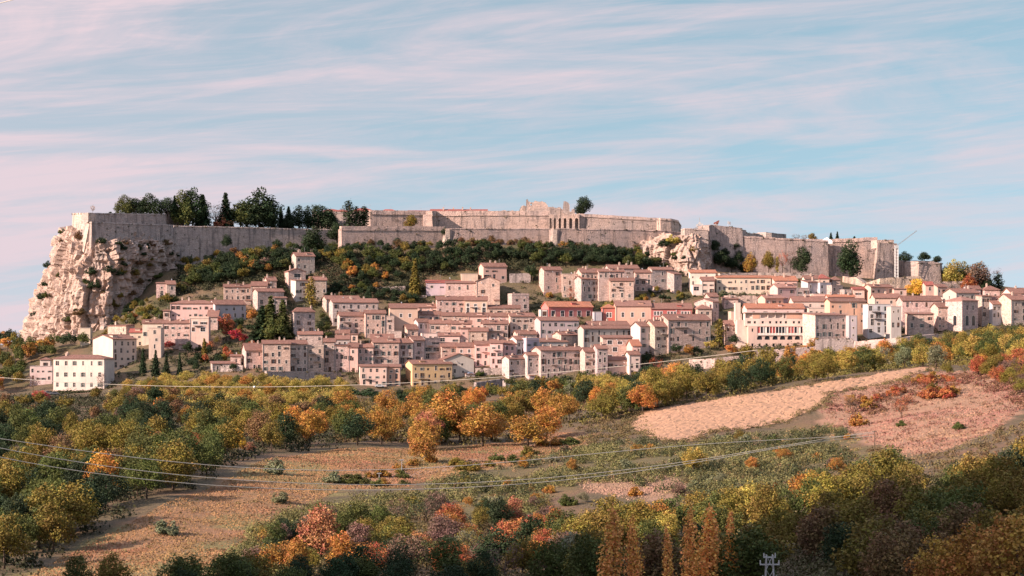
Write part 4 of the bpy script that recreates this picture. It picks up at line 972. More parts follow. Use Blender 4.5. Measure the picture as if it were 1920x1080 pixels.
wall('bright narrow edge below the tall dark arcade', [(1033,1104,430),(1037.4,1093.5,429.5)], [462,464], color=(.66,.53,.42), thick=2, batter=.1)  # sunlight on this edge is put into the colour
wall('long rose fortress wall right of the arcade, lower tier', [(1037.5,1094,429.5),(1150,1102,431),(1240,1110,433),(1276,1116,436)], [466,466,476,490], coping=(.4,.2), color=PW, thick=8, jag=.18)
wall('shaded upper fortress wall behind the dark cypress pair', [(585,1168,398),(695,1170,399.5)], [440,440], color=GW, thick=5, coping=(.6,.2))
wall('upper fortress wall behind the lone yellow tree', [(694,1142,399.5),(809,1154,401)], [440,440], color=PW, thick=5, coping=(2.2,.5), batter=.08)
wall('upper fortress wall with bright parapet left of the arcade', [(809.5,1150,402),(818,1158,402),(935,1160,401.5),(1030,1161,401.5)], [440,440,440,440], color=PW, thick=5, coping=(2.6,.5), batter=.08)
wall('upper fortress wall with double parapet right of the arcade', [(1086,1156,404),(1160,1158,408.5),(1240,1160,413)], [440,440,446], color=(.48,.35,.295), thick=5, coping=(1.6,.4), batter=.06)
wall('overgrown rounded end of the upper fortress wall', [(1238,1152,411),(1258,1154,412),(1272,1160,416),(1277,1172,424)], [440,444,446,446], color=(.60,.43,.34), thick=6, coping=(1.0,.3), jag=.35)
def arcade():
    Y = 1154.; s = Y/FPX; X0 = (1029-CX)*s; zb = (HZ-436)*s
    root = empty('arcade', (X0, Y, zb)); tag(root, 'row of tall dark arches between stone piers below the ruined palace', 'arcade', 'walls of the fortress on the hill')
    u = lambda px: (px-1029)*s; z = lambda py: (HZ-py)*s - zb
    rd = random.Random(5); top = [(u(1029), z(401))]
    xs = np.linspace(1031, 1084, 14)
    for x in xs: top.append((u(x), z(401.5 + rd.uniform(-2.2, 1.8))))
    top.append((u(1086.5), z(402)))
    outline = [(u(1029), 0), (u(1086.5), 0)] + top[::-1]
    holes = [arch_pts(u(a), u(b), .4, z(409)) for a, b in ((1029.8,1034.2),(1038.8,1042.2),(1047.6,1051.8),(1057,1061.8),(1067.2,1072.8),(1078,1084.4))]
    prism(outline, holes, 2.2, 'piers', M_FORT, root, (.56,.40,.325))
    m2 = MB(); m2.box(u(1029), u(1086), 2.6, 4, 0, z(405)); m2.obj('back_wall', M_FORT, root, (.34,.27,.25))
arcade()
def ruin():
    Y = 1178.; s = Y/FPX; root = empty('palace_ruin', ((975-CX)*s, Y, (HZ-408)*s)); tag(root, 'roofless ruined palace with jagged walls against the sky', 'ruin')
    u = lambda px: (px-975)*s; z = lambda py: (408-py)*s
    def jagged(pts, n=3, a=.35, sd=1):
        rd = random.Random(sd); out = []
        for i in range(len(pts)-1):
            for k in range(n):
                f = k/n; out.append((pts[i][0]*(1-f)+pts[i+1][0]*f, pts[i][1]*(1-f)+pts[i+1][1]*f + (rd.uniform(-a, a) if k else 0)))
        return out+[pts[-1]]
    prof = [(986.5,374),(989.5,373.5),(991,378),(998,379),(1005,376.5),(1014,378),(1021,379),(1026,384),(1028,388),(1034,389),(1038,392),(1041,402)]
    top = jagged([(u(a), z(b)) for a, b in prof], 3, .4, 3)
    prism([(u(986.5), -2), (u(1041), -2)] + top[::-1], [arch_pts(u(998), u(1003.8), .1, z(397.5)), arch_pts(u(1022.6), u(1028.6), .1, z(396)), [(u(994), z(385)), (u(997), z(385)), (u(997), z(382)), (u(994), z(382))]], 1.6, 'front_wall', M_FORT, root, (.60,.44,.36))
    g = prism([(u(974), -2), (u(986.3), -2), (u(986.3), z(386)), (u(981), z(384.5)), (u(977), z(387)), (u(974), z(393))], [], 1.5, 'side_wall', M_FORT, root, (.56,.43,.35)); g.location = (0, 2, 0)
    b = prism([(u(1030),-2),(u(1056),-2)] + jagged([(u(1030),z(386)),(u(1040),z(387)),(u(1052),z(387)),(u(1056),z(391))], 3, .4, 8)[::-1], [], 1.4, 'rear_wall', M_FORT, root, (.50,.39,.33)); b.location = (0, 9, 0); b.rotation_euler = (0, 0, 0)
    t = prism([(u(1056),-2),(u(1068.5),-2),(u(1068.5),z(383)),(u(1066.5),z(379)),(u(1062),z(376.3)),(u(1057.5),z(376)),(u(1056),z(390))], [], 3.2, 'tower_stump', M_FORT, root, (.55,.44,.38)); t.location = (0, 6, 0)
    c = prism([(u(1068.6),-2),(u(1078),-2),(u(1078),z(391)),(u(1074),z(390)),(u(1071),z(396)),(u(1068.6),z(395))], [], 1.2, 'low_wall', M_FORT, root, (.52,.41,.35)); c.location = (0, 6, 0)
    for i, (a, b_, h) in enumerate(((937,950,396),(955.5,965,396))):
        q = prism([(u(a),-2),(u(b_),-2)] + jagged([(u(a),z(399)),(u((a+b_)/2),z(h)),(u(b_),z(h+1.5))], 3, .35, 20+i)[::-1], [], 1.4, 'wall_fragment', M_FORT, root, (.60,.42,.34)); q.location = (0, -8, 0)
ruin()
FG = 'red-roofed barracks on the fortress'
for lab, x0, x1, t, e in (('short barrack with red roof behind the dark evergreen clump on the fortress', 603, 640, 391.5, 396),
                          ('small red-roofed barrack just left of the cypress pair', 629, 652, 392, 396.5),
                          ('taller red-roofed barrack right behind the cypress pair', 655, 704, 390, 397),
                          ('low red-roofed barrack right of the cypress pair', 705, 752, 392, 399.5)):
    H(lab, x0, x1, t, e, 408, 1, 3, 'pink', 'hip', yaw=2, rc='r', chim=0, Y=1180 if x0 != 705 else 1166, z0=(HZ-412)*1180/FPX, group=FG, name='barrack', cat='barrack', sh=0, skip=.3, wh=.8, depth=10)
H('low left part of the long red-roofed barrack above the middle of the fortress', 767, 810, 394.5, 400, 408, 1, 2, 'pink', 'gable', yaw=8, rc='r', chim=0, Y=1172, z0=(HZ-412)*1172/FPX, group=FG, name='barrack', cat='barrack', skip=1, depth=10)
H('long red-roofed barrack with four chimneys above the middle of the fortress', 808, 914, 392, 400.5, 408, 1, 6, 'pink', 'gable', yaw=3, rc='r', chim=4, Y=1170, z0=(HZ-412)*1170/FPX, group=FG, name='barrack', cat='barrack', skip=1, depth=12)

wall('low wall capping the bare rock face', [(1277,1096,431),(1284,1092,429.5),(1328,1094,431.5)], [452,456,456], color=(.55,.43,.36), thick=6, coping=(.5,.2), batter=.06)
wall('tall wall with ivy and a sunlit top, right of the bare rock face', [(1329,1098,423),(1335,1102,421),(1392,1106,428)], [520,518,518], color=(.42,.325,.285), thick=6, jag=.2, batter=.1)
wall('long wall behind the row of small trees, right of the ivy', [(1391,1106,444),(1470,1108,449),(1552,1112,452.5)], [518,518,518], color=(.42,.305,.262), thick=6, jag=.25, batter=.1, coping=(.8,.25))
wall('stepped grey parapet against the sky right of the flags', [(1388,1128,430),(1399,1130,431.5),(1400,1130,436.5),(1422,1134,438),(1437,1142,446)], [450,450,450,452,452], color=(.40,.35,.32), thick=3, batter=.03)
wall('squared grey gun platform with bright left end against the sky', [(1436.5,1140,436.5),(1474,1156,440)], [456,458], color=(.42,.37,.34), thick=9, coping=(.35,.2), batter=.08)
wall('bright short end wall of the grey gun platform', [(1424,1156,438),(1436.4,1140,436.5)], [450,455], color=(.68,.55,.45), thick=3, batter=.05)  # paler than the platform: light on the end is painted in
wall('upper right fortress wall behind the large round evergreen', [(1500,1118,453),(1560,1119,452.5),(1645,1121,449)], [515,515,515], color=PW, thick=6, coping=(1.8,.4), batter=.07, jag=.2)
wall('tall sunlit corner bastion beside the crane mast', [(1642.5,1114,457),(1645.5,1100,456),(1682,1103,456.5)], [512,520,522], color=(.50,.375,.31), thick=9, batter=.09)
wall('small parapet block on top of the corner bastion by the crane', [(1644,1106,450),(1676,1108,449.5)], [458,458], color=(.63,.48,.39), thick=8, batter=.02)
wall('shaded curtain wall between the crane and the right-hand bastion', [(1684,1110,489.5),(1722,1104,491.5)], [526,528], color=(.44,.37,.33), thick=5, coping=(.4,.2), batter=.06)
wall('lower right sunlit bastion with slanting right edge', [(1718,1104,493),(1724,1093,493),(1762,1096,494.5),(1766,1108,494.5)], [526,532,534,532], color=(.50,.37,.305), thick=6, coping=(.7,.25), batter=.13)
wall('parapet strip with trees behind it above the lower right bastion', [(1712,1118,488.5),(1752,1120,489.5)], [500,500], color=(.52,.40,.33), thick=3, batter=.02)
TG = 'retaining walls in the town'
wall('broad tan terrace wall with tufts, below the crane', [(1618,1074,532),(1650,1066,522),(1727,1070,517.5)], [560,552,548], name='terrace_wall', color=(.62,.47,.34), thick=4, batter=.05, group=TG)
wall('tan rock and wall scrap under the round evergreen', [(1580,1080,518),(1604,1076,520),(1622,1072,532)], [540,540,545], name='terrace_wall', color=(.62,.44,.31), thick=4, batter=.1, group=TG, jag=.5)
wall('sloping wall running down from the lower right bastion', [(1728,1078,523),(1790,1082,532),(1815,1084,527.5)], [545,545,545], name='terrace_wall', color=(.50,.37,.30), thick=3, batter=.03, group=TG)
wall('pale wall at the foot of the wood on the right', [(1772,1088,528),(1812,1090,527)], [542,542], name='terrace_wall', color=(.62,.44,.34), thick=3, batter=.03, group=TG)
def low_wall(label, pts, hgt, color=(.48,.36,.29), thick=1.2, name='stone_wall', cat='wall', group=TG, off=0.):
    q = []
    b = []
    for x, y in pts:
        g = at(x, y); q.append((x, g.y+off, y - hgt)); b.append(y)
    return wall(label, q, b, name=name, color=color, thick=thick, batter=.03, group=group, cat=cat, jag=.1, down=2.5)
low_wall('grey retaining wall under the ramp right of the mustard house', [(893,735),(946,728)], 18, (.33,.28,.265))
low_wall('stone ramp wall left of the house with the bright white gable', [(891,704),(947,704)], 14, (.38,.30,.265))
wall('stone retaining wall at the foot of the long cornice house', [(948,924,713.5),(1050,936,714),(1142,950,711)], [740,737,733], name='stone_wall', color=(.33,.285,.27), thick=3, batter=.02, group=TG, jag=.15)  # dark colour stands in for the shade the wall lies in
low_wall('pink garden wall below the cypress beside the autumn trees', [(1292,692),(1340,690),(1400,684)], 18, (.50,.36,.30), thick=4)
low_wall('grey arcaded retaining wall below the grey-rose house', [(1529,664),(1600,662)], 28, (.33,.28,.265), thick=3)
low_wall('stone retaining wall below the apartment house', [(1601,662),(1690,655),(1760,648)], 22, (.50,.38,.33), thick=3)
low_wall('pink wall behind the orange trees below the arched building', [(1545,684),(1592,680)], 20, (.62,.44,.37), thick=3)
low_wall('pink plinth wall under the arched building', [(1400,685),(1530,676)], 26, (.60,.43,.36), thick=3)
low_wall('mossy stone wall around the ruined garden left of the small orange house', [(1357,572),(1384,572),(1438,572)], 18, (.52,.38,.31), thick=2)
low_wall('grey wall with arched door at the left of the bottom row', [(400,698),(455,697)], 12, (.42,.36,.33), thick=2)
low_wall('stone wall at the foot of the big sunlit pink house', [(500,706),(640,708)], 10, (.33,.275,.25), thick=2)
low_wall('low garden wall with dry stones under the solar-panelled houses', [(1213,608),(1290,604)], 14, (.54,.40,.32), thick=2)
low_wall('terrace wall beside the golden conifer', [(740,560),(800,562)], 8, (.55,.41,.34), thick=2)
low_wall('long garden terrace wall left of the golden conifer', [(690,548),(760,545)], 9, (.48,.38,.33), thick=2)
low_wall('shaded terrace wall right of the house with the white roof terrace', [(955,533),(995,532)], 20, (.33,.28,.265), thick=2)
low_wall('pale rubble wall above the very long cream house', [(1350,520),(1420,519)], 8, (.62,.48,.40), thick=3)
low_wall('bushy terrace wall above the striped red roof', [(1422,521),(1520,523)], 10, (.50,.40,.34), thick=2)

# ------------------------------------------------------------------ things on the walls
def lattice(mb, a, b, w0, w1, n, r=.06):
    a, b = Vector(a), Vector(b)
    cs = [(-1,-1),(1,-1),(1,1),(-1,1)]
    for sx, sy in cs: mb.tube([(a.x+sx*w0, a.y+sy*w0, a.z), (b.x+sx*w1, b.y+sy*w1, b.z)], r, 4)
    for i in range(n):
        f, g = i/n, (i+1)/n
        for k in range(4):
            p, q = cs[k], cs[(k+1)%4]
            wa = w0+(w1-w0)*f; wb = w0+(w1-w0)*g; za = a.z+(b.z-a.z)*f; zb = a.z+(b.z-a.z)*g
            mb.tube([(a.x+p[0]*wa, a.y+p[1]*wa, za), (a.x+q[0]*wb, a.y+q[1]*wb, zb)], r*.7, 4)
def antenna():
    b = P(1311.5, 431, 1106); root = empty('antenna_mast', b); tag(root, 'dark lattice antenna mast with dishes against the sky above the rock face', 'antenna')
    k = 1106/FPX; mb = MB(); lattice(mb, (0,0,-1), (0,0,11*k), 1.0, .8, 4, .12); mb.tube([(0,0,11*k),(0,0,23*k)], .14, 5); mb.obj('mast', M_METAL, root)
    for i, (x, z) in enumerate(((-1.2,8*k),(1.2,9*k),(0,12*k),(-.9,4*k),(1.3,3*k))):
        d = MB(); d.tube([(x,-.9,z),(x,-.6,z)], [.75,.2], 8); d.obj('dish', M_STEELW, root)
    mb = MB(); mb.box(-2.4, 2.4, -1, 1, -1, 1.2); mb.obj('cabin', M_METAL, root)
antenna()
def monument():
    b = P(1343, 422, 1112); root = empty('iron_sculpture', b); tag(root, 'rust-red slanting iron sculpture on the wall right of the rock face', 'sculpture')
    k = 1112/FPX; mb = MB(); mb.box(-.6,.6,-.6,.6,-1,.8); mb.obj('pedestal', M_CONC, root)
    mb = MB()
    mb.hexa([(-5.5*k,-.5,2*k),(3*k,-.5,1*k),(3*k,.5,1*k),(-5.5*k,.5,2*k),(-4*k,-.4,5*k),(6*k,-.4,8.5*k),(6*k,.4,8.5*k),(-4*k,.4,5*k)])
    mb.hexa([(-1*k,-.9,2*k),(4*k,-.9,3*k),(4*k,-.55,3*k),(-1*k,-.55,2*k),(0,-.9,7*k),(5*k,-.9,9*k),(5*k,-.55,9*k),(0,-.55,7*k)])
    mb.obj('slab', plain('rusty iron', (.22,.085,.07), .8, .4), root)
monument()
for px, py, hgt, colr, lab in ((1364.5, 423, 9, (.55,.52,.50), 'left of two thin flags on the wall right of the red sculpture'), (1367.5, 424, 9, (.30,.22,.2), 'right of two thin flags on the wall right of the red sculpture')):
    b = P(px, py, 1112); root = empty('flag', b); tag(root, lab, 'flag', 'flags on the fortress wall'); k = .278
    mb = MB(); mb.tube([(0,0,-1),(0,0,hgt*k)], .07, 5); mb.obj('flagpole', M_STEELW, root)
    mb = MB(); mb.hexa([(.08,0,hgt*k-1.6),(.55,.1,hgt*k-1.9),(.55,.14,hgt*k-1.9),(.08,.04,hgt*k-1.6),(.08,0,hgt*k-.1),(.6,.1,hgt*k-.4),(.6,.14,hgt*k-.4),(.08,.04,hgt*k-.1)]); mb.obj('cloth', plain('flag cloth', colr, .9, .1), root)
def crane():
    Y = 1086.; k = Y/FPX; b = P(1681, 519, Y); root = empty('tower_crane', b); tag(root, 'pale tower crane with raised slanting jib beside the corner bastion', 'crane')
    H_ = (519-462)*k; mb = MB(); lattice(mb, (0,0,-2), (0,0,H_), .75, .75, 12, .13); mb.obj('mast', M_STEELW, root)
    mb = MB(); L = (1719-1681)*k; zz = (462-433)*k
    for off in ((0,-.25,0),(0,.25,0),(0,0,.6)): mb.tube([(off[0],off[1],H_+off[2]),(L+off[0],off[1],H_+zz+off[2]*.3)], .09, 4)
    for i in range(12):
        f, g = i/12, (i+.5)/12; mb.tube([(L*f,-.25,H_+zz*f),(L*g,0,H_+zz*g+.5)], .05, 4); mb.tube([(L*g,0,H_+zz*g+.5),(L*(f+1/12),.25,H_+zz*(f+1/12))], .05, 4)
    mb.obj('jib', M_METAL, root)
    mb = MB(); mb.box(-.9,.9,-.9,.9,H_-.9,H_+.5); mb.obj('slewing_head', M_STEELW, root)
crane()
def tent():
    b = P(1540, 457, 1112); root = empty('marquee', b); tag(root, 'white peaked marquee tent on the right-hand fortress wall', 'tent'); k = 1112/FPX; w = 21*k
    mb = MB(); mb.box(0, w, 0, 5, 0, 4*k); mb.obj('tent_side', M_CANVAS, root)
    mb = MB(); mb.face([(-.2,-.2,4*k),(w+.2,-.2,4*k),(w*.55,2.5,12.5*k)]); mb.face([(w+.2,-.2,4*k),(w+.2,5.2,4*k),(w*.55,2.5,12.5*k)]); mb.face([(w+.2,5.2,4*k),(-.2,5.2,4*k),(w*.55,2.5,12.5*k)]); mb.face([(-.2,5.2,4*k),(-.2,-.2,4*k),(w*.55,2.5,12.5*k)]); mb.obj('tent_roof', M_CANVAS, root)
tent()
def lamp_mast(label, px, py, hpx, Y=None, head=True, mat=None):
    g = at(px, py) if Y is None else P(px, py, Y); k = g.y/FPX; root = empty('lamp_post', g); tag(root, label, 'lamp post', 'thin posts and masts')
    mb = MB(); mb.tube([(0,0,-.5),(0,0,hpx*k)], [.13,.08], 6); mb.obj('post', mat or M_METAL, root)
    mb = MB(); mb.box(-.5,.5,-.2,.2,hpx*k,hpx*k+.18); mb.obj('crossarm' if mat else 'lamp_head', mat or M_METAL, root)
lamp_mast('tall thin lamp mast among the roofs below the round evergreen', 1632, 566, 40)
lamp_mast('thin pale post in the bushes below the bright white gable house', 954.5, 752, 30)
lamp_mast('dark slender post left of the big pink retaining wall', 1226.5, 600, 36)
lamp_mast('short post in the meadow by the cables', 753.5, 890, 26)
lamp_mast('very short post in the meadow left of its taller neighbour', 711, 905, 16)
lamp_mast('thin pole in the purple thicket above the orange tree', 659, 985, 35)
# ------------------------------------------------------------------ cables, pylon, cars
def cable(label, pts, Y0, Y1, rad, ball=None, deg=5):
    """a hanging cable whose plan is a straight line from depth Y0 at its left end to Y1 at its right"""
    xa, xb = (pts[0][0]-CX)*Y0/FPX, (pts[-1][0]-CX)*Y1/FPX
    def on(px):
        k = (px-CX)/FPX; t = (k*Y0-xa)/((xb-xa)-k*(Y1-Y0)); return t, xa+(xb-xa)*t, Y0+(Y1-Y0)*t
    T = [on(p[0]) for p in pts]; ts = [t[0] for t in T]; zs = [(HZ-p[1])*t[2]/FPX for p, t in zip(pts, T)]; co = np.polyfit(ts, zs, deg)
    at_t = lambda t: (xa+(xb-xa)*t, Y0+(Y1-Y0)*t, float(np.polyval(co, t)))
    mb = MB(); mb.tube([at_t(t) for t in np.linspace(0, 1, 90)], rad, 5); o = mb.obj('power_cable', M_CABLE); tag(o, label, 'cable', 'overhead power cables')
    if ball:
        bm = bmesh.new(); bmesh.ops.create_uvsphere(bm, u_segments=10, v_segments=8, radius=rad*5); me = bpy.data.meshes.new('marker_ball'); bm.to_mesh(me); bm.free(); me.materials.append(M_WHITE)
        b = link('marker_ball', me, o); b.location = at_t(on(ball)[0])
R_ = [(1640,818)]
cable('highest of the three pale cables sagging over the lower meadow', [(-60,813),(0,822),(160,846),(320,867),(480,877),(640,880),(800,877),(900,872),(1040,860),(1180,843),(1300,833),(1450,826),(1640,812)], 310, 475, .056)
cable('middle of the three pale cables over the lower meadow', [(-60,829),(0,838),(160,867),(300,887),(480,903),(640,909),(780,908),(900,903),(1060,892),(1250,872),(1420,845),(1520,826)]+[(1640,810)], 307, 475, .056)
cable('lowest of the three pale cables over the lower meadow', [(-60,845),(0,856),(160,884),(300,902),(480,915),(640,919),(780,918),(900,912),(1060,899),(1250,876),(1420,848),(1520,829)]+R_, 304, 475, .056)
cable('long thin cable crossing in front of the bottom row of houses, with a white ball', [(-60,702),(0,708),(160,719),(320,724),(480,725),(640,723),(740,719),(890,710),(1040,698),(1140,690),(1280,674),(1420,656)], 640, 640, .07, ball=477, deg=3)
cable('short end of a dark cable in the top left corner of the sky', [(-40,14),(0,5),(20,1),(50,-8),(90,-22)], 70, 70, .014, deg=2)
lamp_mast('wooden pole where the three pale cables end, above the broom slope', 1640, 842, 32, Y=475, mat=M_BARK)
def pylon():
    Y = 206.; k = Y/FPX; x = (1443-CX)*k; zt = (HZ-1040)*k; zg = gz(x, Y); root = empty('power_pylon', (x, Y, zg)); tag(root, 'top of a grey lattice power pylon with short cross-arms at the lower right', 'pylon')
    h = zt-zg; mb = MB(); lattice(mb, (0,0,0), (0,0,h), .55, .30, max(4, int(h/1.1)), .05); mb.obj('tower', M_STEELW, root)
    for zz, w in ((h-.25, .6), (h-.95, .95), (h-2.4, .7)):
        mb = MB(); mb.box(-w, w, -.06, .06, zz-.06, zz+.06)
        for q in (-w+.05, w-.05): mb.tube([(q,0,zz+.06),(q,0,zz+.42)], [.07,.05], 6)
        mb.obj('crossarm', M_STEELW, root)
pylon()
def car(label, px, py, colr, yaw=0.):
    g = at(px, py); root = empty('parked_car', (g.x, g.y, g.z+.25), yaw); tag(root, label, 'car', 'cars parked on the edge of town')
    m = plain('car paint', colr, .3, .05, 1, .6)
    bm = bmesh.new()
    prof = [(-2.1,.35),(2.1,.35),(2.15,.8),(1.3,.95),(.6,1.45),(-1.0,1.5),(-1.7,1.0),(-2.15,.9)]
    a = [bm.verts.new((x,-.82,z)) for x, z in prof]; b = [bm.verts.new((x,.82,z)) for x, z in prof]
    bm.faces.new(a); bm.faces.new(b[::-1])
    for i in range(8): bm.faces.new((a[i], b[i], b[(i+1)%8], a[(i+1)%8]))
    bmesh.ops.recalc_face_normals(bm, faces=bm.faces); bmesh.ops.bevel(bm, geom=bm.edges[:], offset=.08, segments=2, affect='EDGES')
    me = bpy.data.meshes.new('body'); bm.to_mesh(me); bm.free(); me.materials.append(m); link('body', me, root)
    mb = MB(); mb.box(-.9,.5,-.845,.845,.98,1.32); mb.obj('side_window', M_PANE, root)
    for x in (-1.35, 1.35):
        for y in (-.82, .82):
            mb = MB(); mb.tube([(x,y-.1,.33),(x,y+.1,.33)], .33, 12); mb.obj('wheel', M_TYRE, root)
for a in (('silver-blue car parked right of the arched loggia', 1806, 607, (.35,.42,.50), .1), ('red car below the white-grey dish house', 1208, 703, (.40,.05,.05), .3), ('dark car among bushes in front of the long white house', 103, 742, (.10,.11,.13), .2),
          ('second dark car by the hedge in front of the long white house', 92, 740, (.14,.15,.17), .3), ('silver car below the pink apartment block', 712, 729, (.42,.44,.46), .1), ('blue car parked on the ramp right of the low gable front', 883, 706, (.25,.33,.45), .2), ('dark red car on the road under the arcaded wall', 1564, 656, (.35,.06,.07), 0.)): car(*a)
# ------------------------------------------------------------------ trees
def leaf_mesh(name, C, Nn, size, tint, mats=None):
    """one small four-sided leaf clump at every point of C facing about Nn"""
    n = len(C); Nn = Nn/(np.linalg.norm(Nn, axis=1, keepdims=True)+1e-9)
    r = rng.normal(size=(n,3)); u = np.cross(Nn, r); u /= np.linalg.norm(u, axis=1, keepdims=True)+1e-9; v = np.cross(Nn, u)
    s = (size*rng.uniform(.6, 1.45, n))[:,None]; a = rng.uniform(.55, 1.0, n)[:,None]
    bend = Nn*s*.25
    V = np.stack([C-u*s-bend, C-v*s*a, C+u*s-bend, C+v*s*a], 1).reshape(-1,3)
    me = bpy.data.meshes.new(name); me.vertices.add(4*n); me.vertices.foreach_set('co', V.astype(np.float32).ravel())
    me.loops.add(4*n); me.loops.foreach_set('vertex_index', np.arange(4*n, dtype=np.int32)); me.polygons.add(n)
    me.polygons.foreach_set('loop_start', np.arange(0, 4*n, 4, dtype=np.int32)); me.polygons.foreach_set('loop_total', np.full(n, 4, np.int32))
    me.update(calc_edges=True)
    T = np.ones((4*n, 4), np.float32); T[:, :3] = np.repeat(tint, 4, axis=0)
    at_ = me.color_attributes.new('tint', 'FLOAT_COLOR', 'POINT'); at_.data.foreach_set('color', T.ravel())
    me.materials.append(M_LEAF); return me
def sph(n):
    p = rng.normal(size=(n,3)); return p/np.linalg.norm(p, axis=1, keepdims=True)
def blobs_leaves(B, per, jit=.55, vert=1.0, fill=.3):
    C, Nn, T = [], [], []
    for (x, y, z, r) in B:
        n = max(6, int(per*(r/.13)**2)); d = sph(n); d[:,2] += .18; rad = r*np.where(rng.random(n) < fill, rng.uniform(.3, .9, n), rng.uniform(.86, 1.16, n))
        c = np.array([x,y,z]) + d*rad[:,None]*np.array([1,1,vert]); C.append(c); Nn.append(d + rng.normal(size=(n,3))*jit)
        bt = rng.random(2); t = np.empty((n,3)); t[:,0] = np.clip(bt[0]*.6+.2+rng.normal(size=n)*.16, 0, 1); t[:,1] = np.clip(bt[1]*.5+.25+rng.normal(size=n)*.17, 0, 1); t[:,2] = 0; T.append(t)
    return np.concatenate(C), np.concatenate(Nn), np.concatenate(T)
def round_crown(seed, nb, per, size, rz=.36, rx=.36, zc=.62, low=.16, lobes=4):
    """an uneven crown: a few limbs, each with its own cluster of leaf clumps, so that outlines break up and gaps open"""
    B = []; k = 0
    cen = [(0, 0, zc+rz*.30, .62)]
    for i in range(lobes):
        a = 6.28*i/lobes+rng.uniform(-.6, .6); q = rng.uniform(.42, .62); cen.append((math.cos(a)*rx*q, math.sin(a)*rx*q, zc+rz*rng.uniform(-.55, .25), rng.uniform(.42, .60)))
    while len(B) < nb and k < 6000:
        k += 1; c = cen[int(rng.integers(0, len(cen)))]; d = sph(1)[0]; q = rng.uniform(.3, 1.0)**.55; p = np.array([c[0]+d[0]*rx*c[3]*q, c[1]+d[1]*rx*c[3]*q, c[2]+d[2]*rz*c[3]*q]); r = rng.uniform(.055, .125)
        if p[2] < low: continue
        if all((p[0]-b[0])**2+(p[1]-b[1])**2+(p[2]-b[2])**2 > (.5*(r+b[3]))**2 for b in B): B.append((p[0], p[1], p[2], r))
    return leaf_mesh('crown', *(lambda c: (c[0], c[1], size, c[2]))(blobs_leaves(B, per, .65)))
def column_crown(nb, per, size, rad, top=.98, wob=.25, vert=1.8):
    B = []
    for i in range(nb):
        z = .10+(top-.10)*(i+.5)/nb; env = math.sin(math.pi*min(1, (z-.02)/.98)**.75)**.6; a = rng.uniform(0, 6.28); o = rad*env*rng.uniform(.1, .75)
        B.append((o*math.cos(a), o*math.sin(a), z, rad*env*rng.uniform(.5, .8)+.012))
    c = blobs_leaves(B, per, .5, vert); return leaf_mesh('crown', c[0], c[1], size, c[2])
def cone_crown(levels, per, size, rad):
    C, Nn, T = [], [], []
    for i in range(levels):
        z = .07+.93*(i/levels)**.95; R0 = rad*(1-z)**.85+.012; nb = max(5, int(9*(1-z)+4)); ph = rng.uniform(0, 6.28)
        for b in range(nb):
            a = ph+6.28*b/nb+rng.uniform(-.25, .25); L = R0*rng.uniform(.72, 1.15); n = int(per*(L/rad)+5); t = rng.uniform(.12, 1, n)**.7
            x = L*t; c = np.stack([x*math.cos(a)+rng.normal(size=n)*.012, x*math.sin(a)+rng.normal(size=n)*.012, z - .28*x*t + rng.normal(size=n)*.009], -1)
            C.append(c); Nn.append(np.stack([np.full(n, math.cos(a)*.5), np.full(n, math.sin(a)*.5), np.ones(n)], -1)+rng.normal(size=(n,3))*.45)
            bt = rng.random(2); T.append(np.stack([np.clip(.5+rng.normal(size=n)*.2, 0, 1), np.clip(bt[0]*.4+.25+rng.normal(size=n)*.15, 0, 1), np.zeros(n)], -1))
    return leaf_mesh('crown', np.concatenate(C), np.concatenate(Nn), size, np.concatenate(T))
def bush_crown(nb, per, size):
    B = []
    for i in range(nb):
        d = sph(1)[0]; q = rng.uniform(.25, 1.)**.7; lift = rng.uniform(.5, 1.15); B.append((d[0]*.44*q, d[1]*.44*q, .08+abs(d[2])*.62*q*lift, rng.uniform(.07, .17)))
    c = blobs_leaves(B, per, .65); return leaf_mesh('crown', c[0], c[1], size, c[2])
def sparse_crown(nb, per, size):
    B = []
    for i in range(nb):
        d = sph(1)[0]; q = rng.uniform(.5, 1.); B.append((d[0]*.36*q, d[1]*.36*q, max(.25, .64+d[2]*.36*q), rng.uniform(.05, .10)))
    c = blobs_leaves(B, per, .9); return leaf_mesh('crown', c[0], c[1], size, c[2])
def trunk_mesh(limbs, top, r0=.020, spread=.28, twigs=0):
    mb = MB(); rd = random.Random(limbs*7+twigs)
    mb.tube([(0,0,-.06),(rd.uniform(-.01,.01),0,top*.5),(rd.uniform(-.02,.02),rd.uniform(-.02,.02),top)], [r0*1.25, r0*.85, r0*.3], 6)
    for i in range(limbs):
        a = 6.28*i/limbs+rd.uniform(-.4, .4); z = top*rd.uniform(.35, .75); L = spread*rd.uniform(.7, 1.1); e = z+L*rd.uniform(.5, 1.1)
        mb.tube([(0,0,z),(math.cos(a)*L*.5, math.sin(a)*L*.5, (z+e)/2+.02),(math.cos(a)*L, math.sin(a)*L, e)], [r0*.5, r0*.32, r0*.12], 5)
        for k in range(twigs):
            f = rd.uniform(.3, 1); p = Vector((math.cos(a)*L*f, math.sin(a)*L*f, z+(e-z)*f)); b = a+rd.uniform(-1.3, 1.3); l = spread*rd.uniform(.35, .8)
            mb.tube([p, p+Vector((math.cos(b)*l*.6, math.sin(b)*l*.6, l*.8))], [r0*.16, r0*.05], 4)
    return mb.mesh('trunk', M_BARK, True)
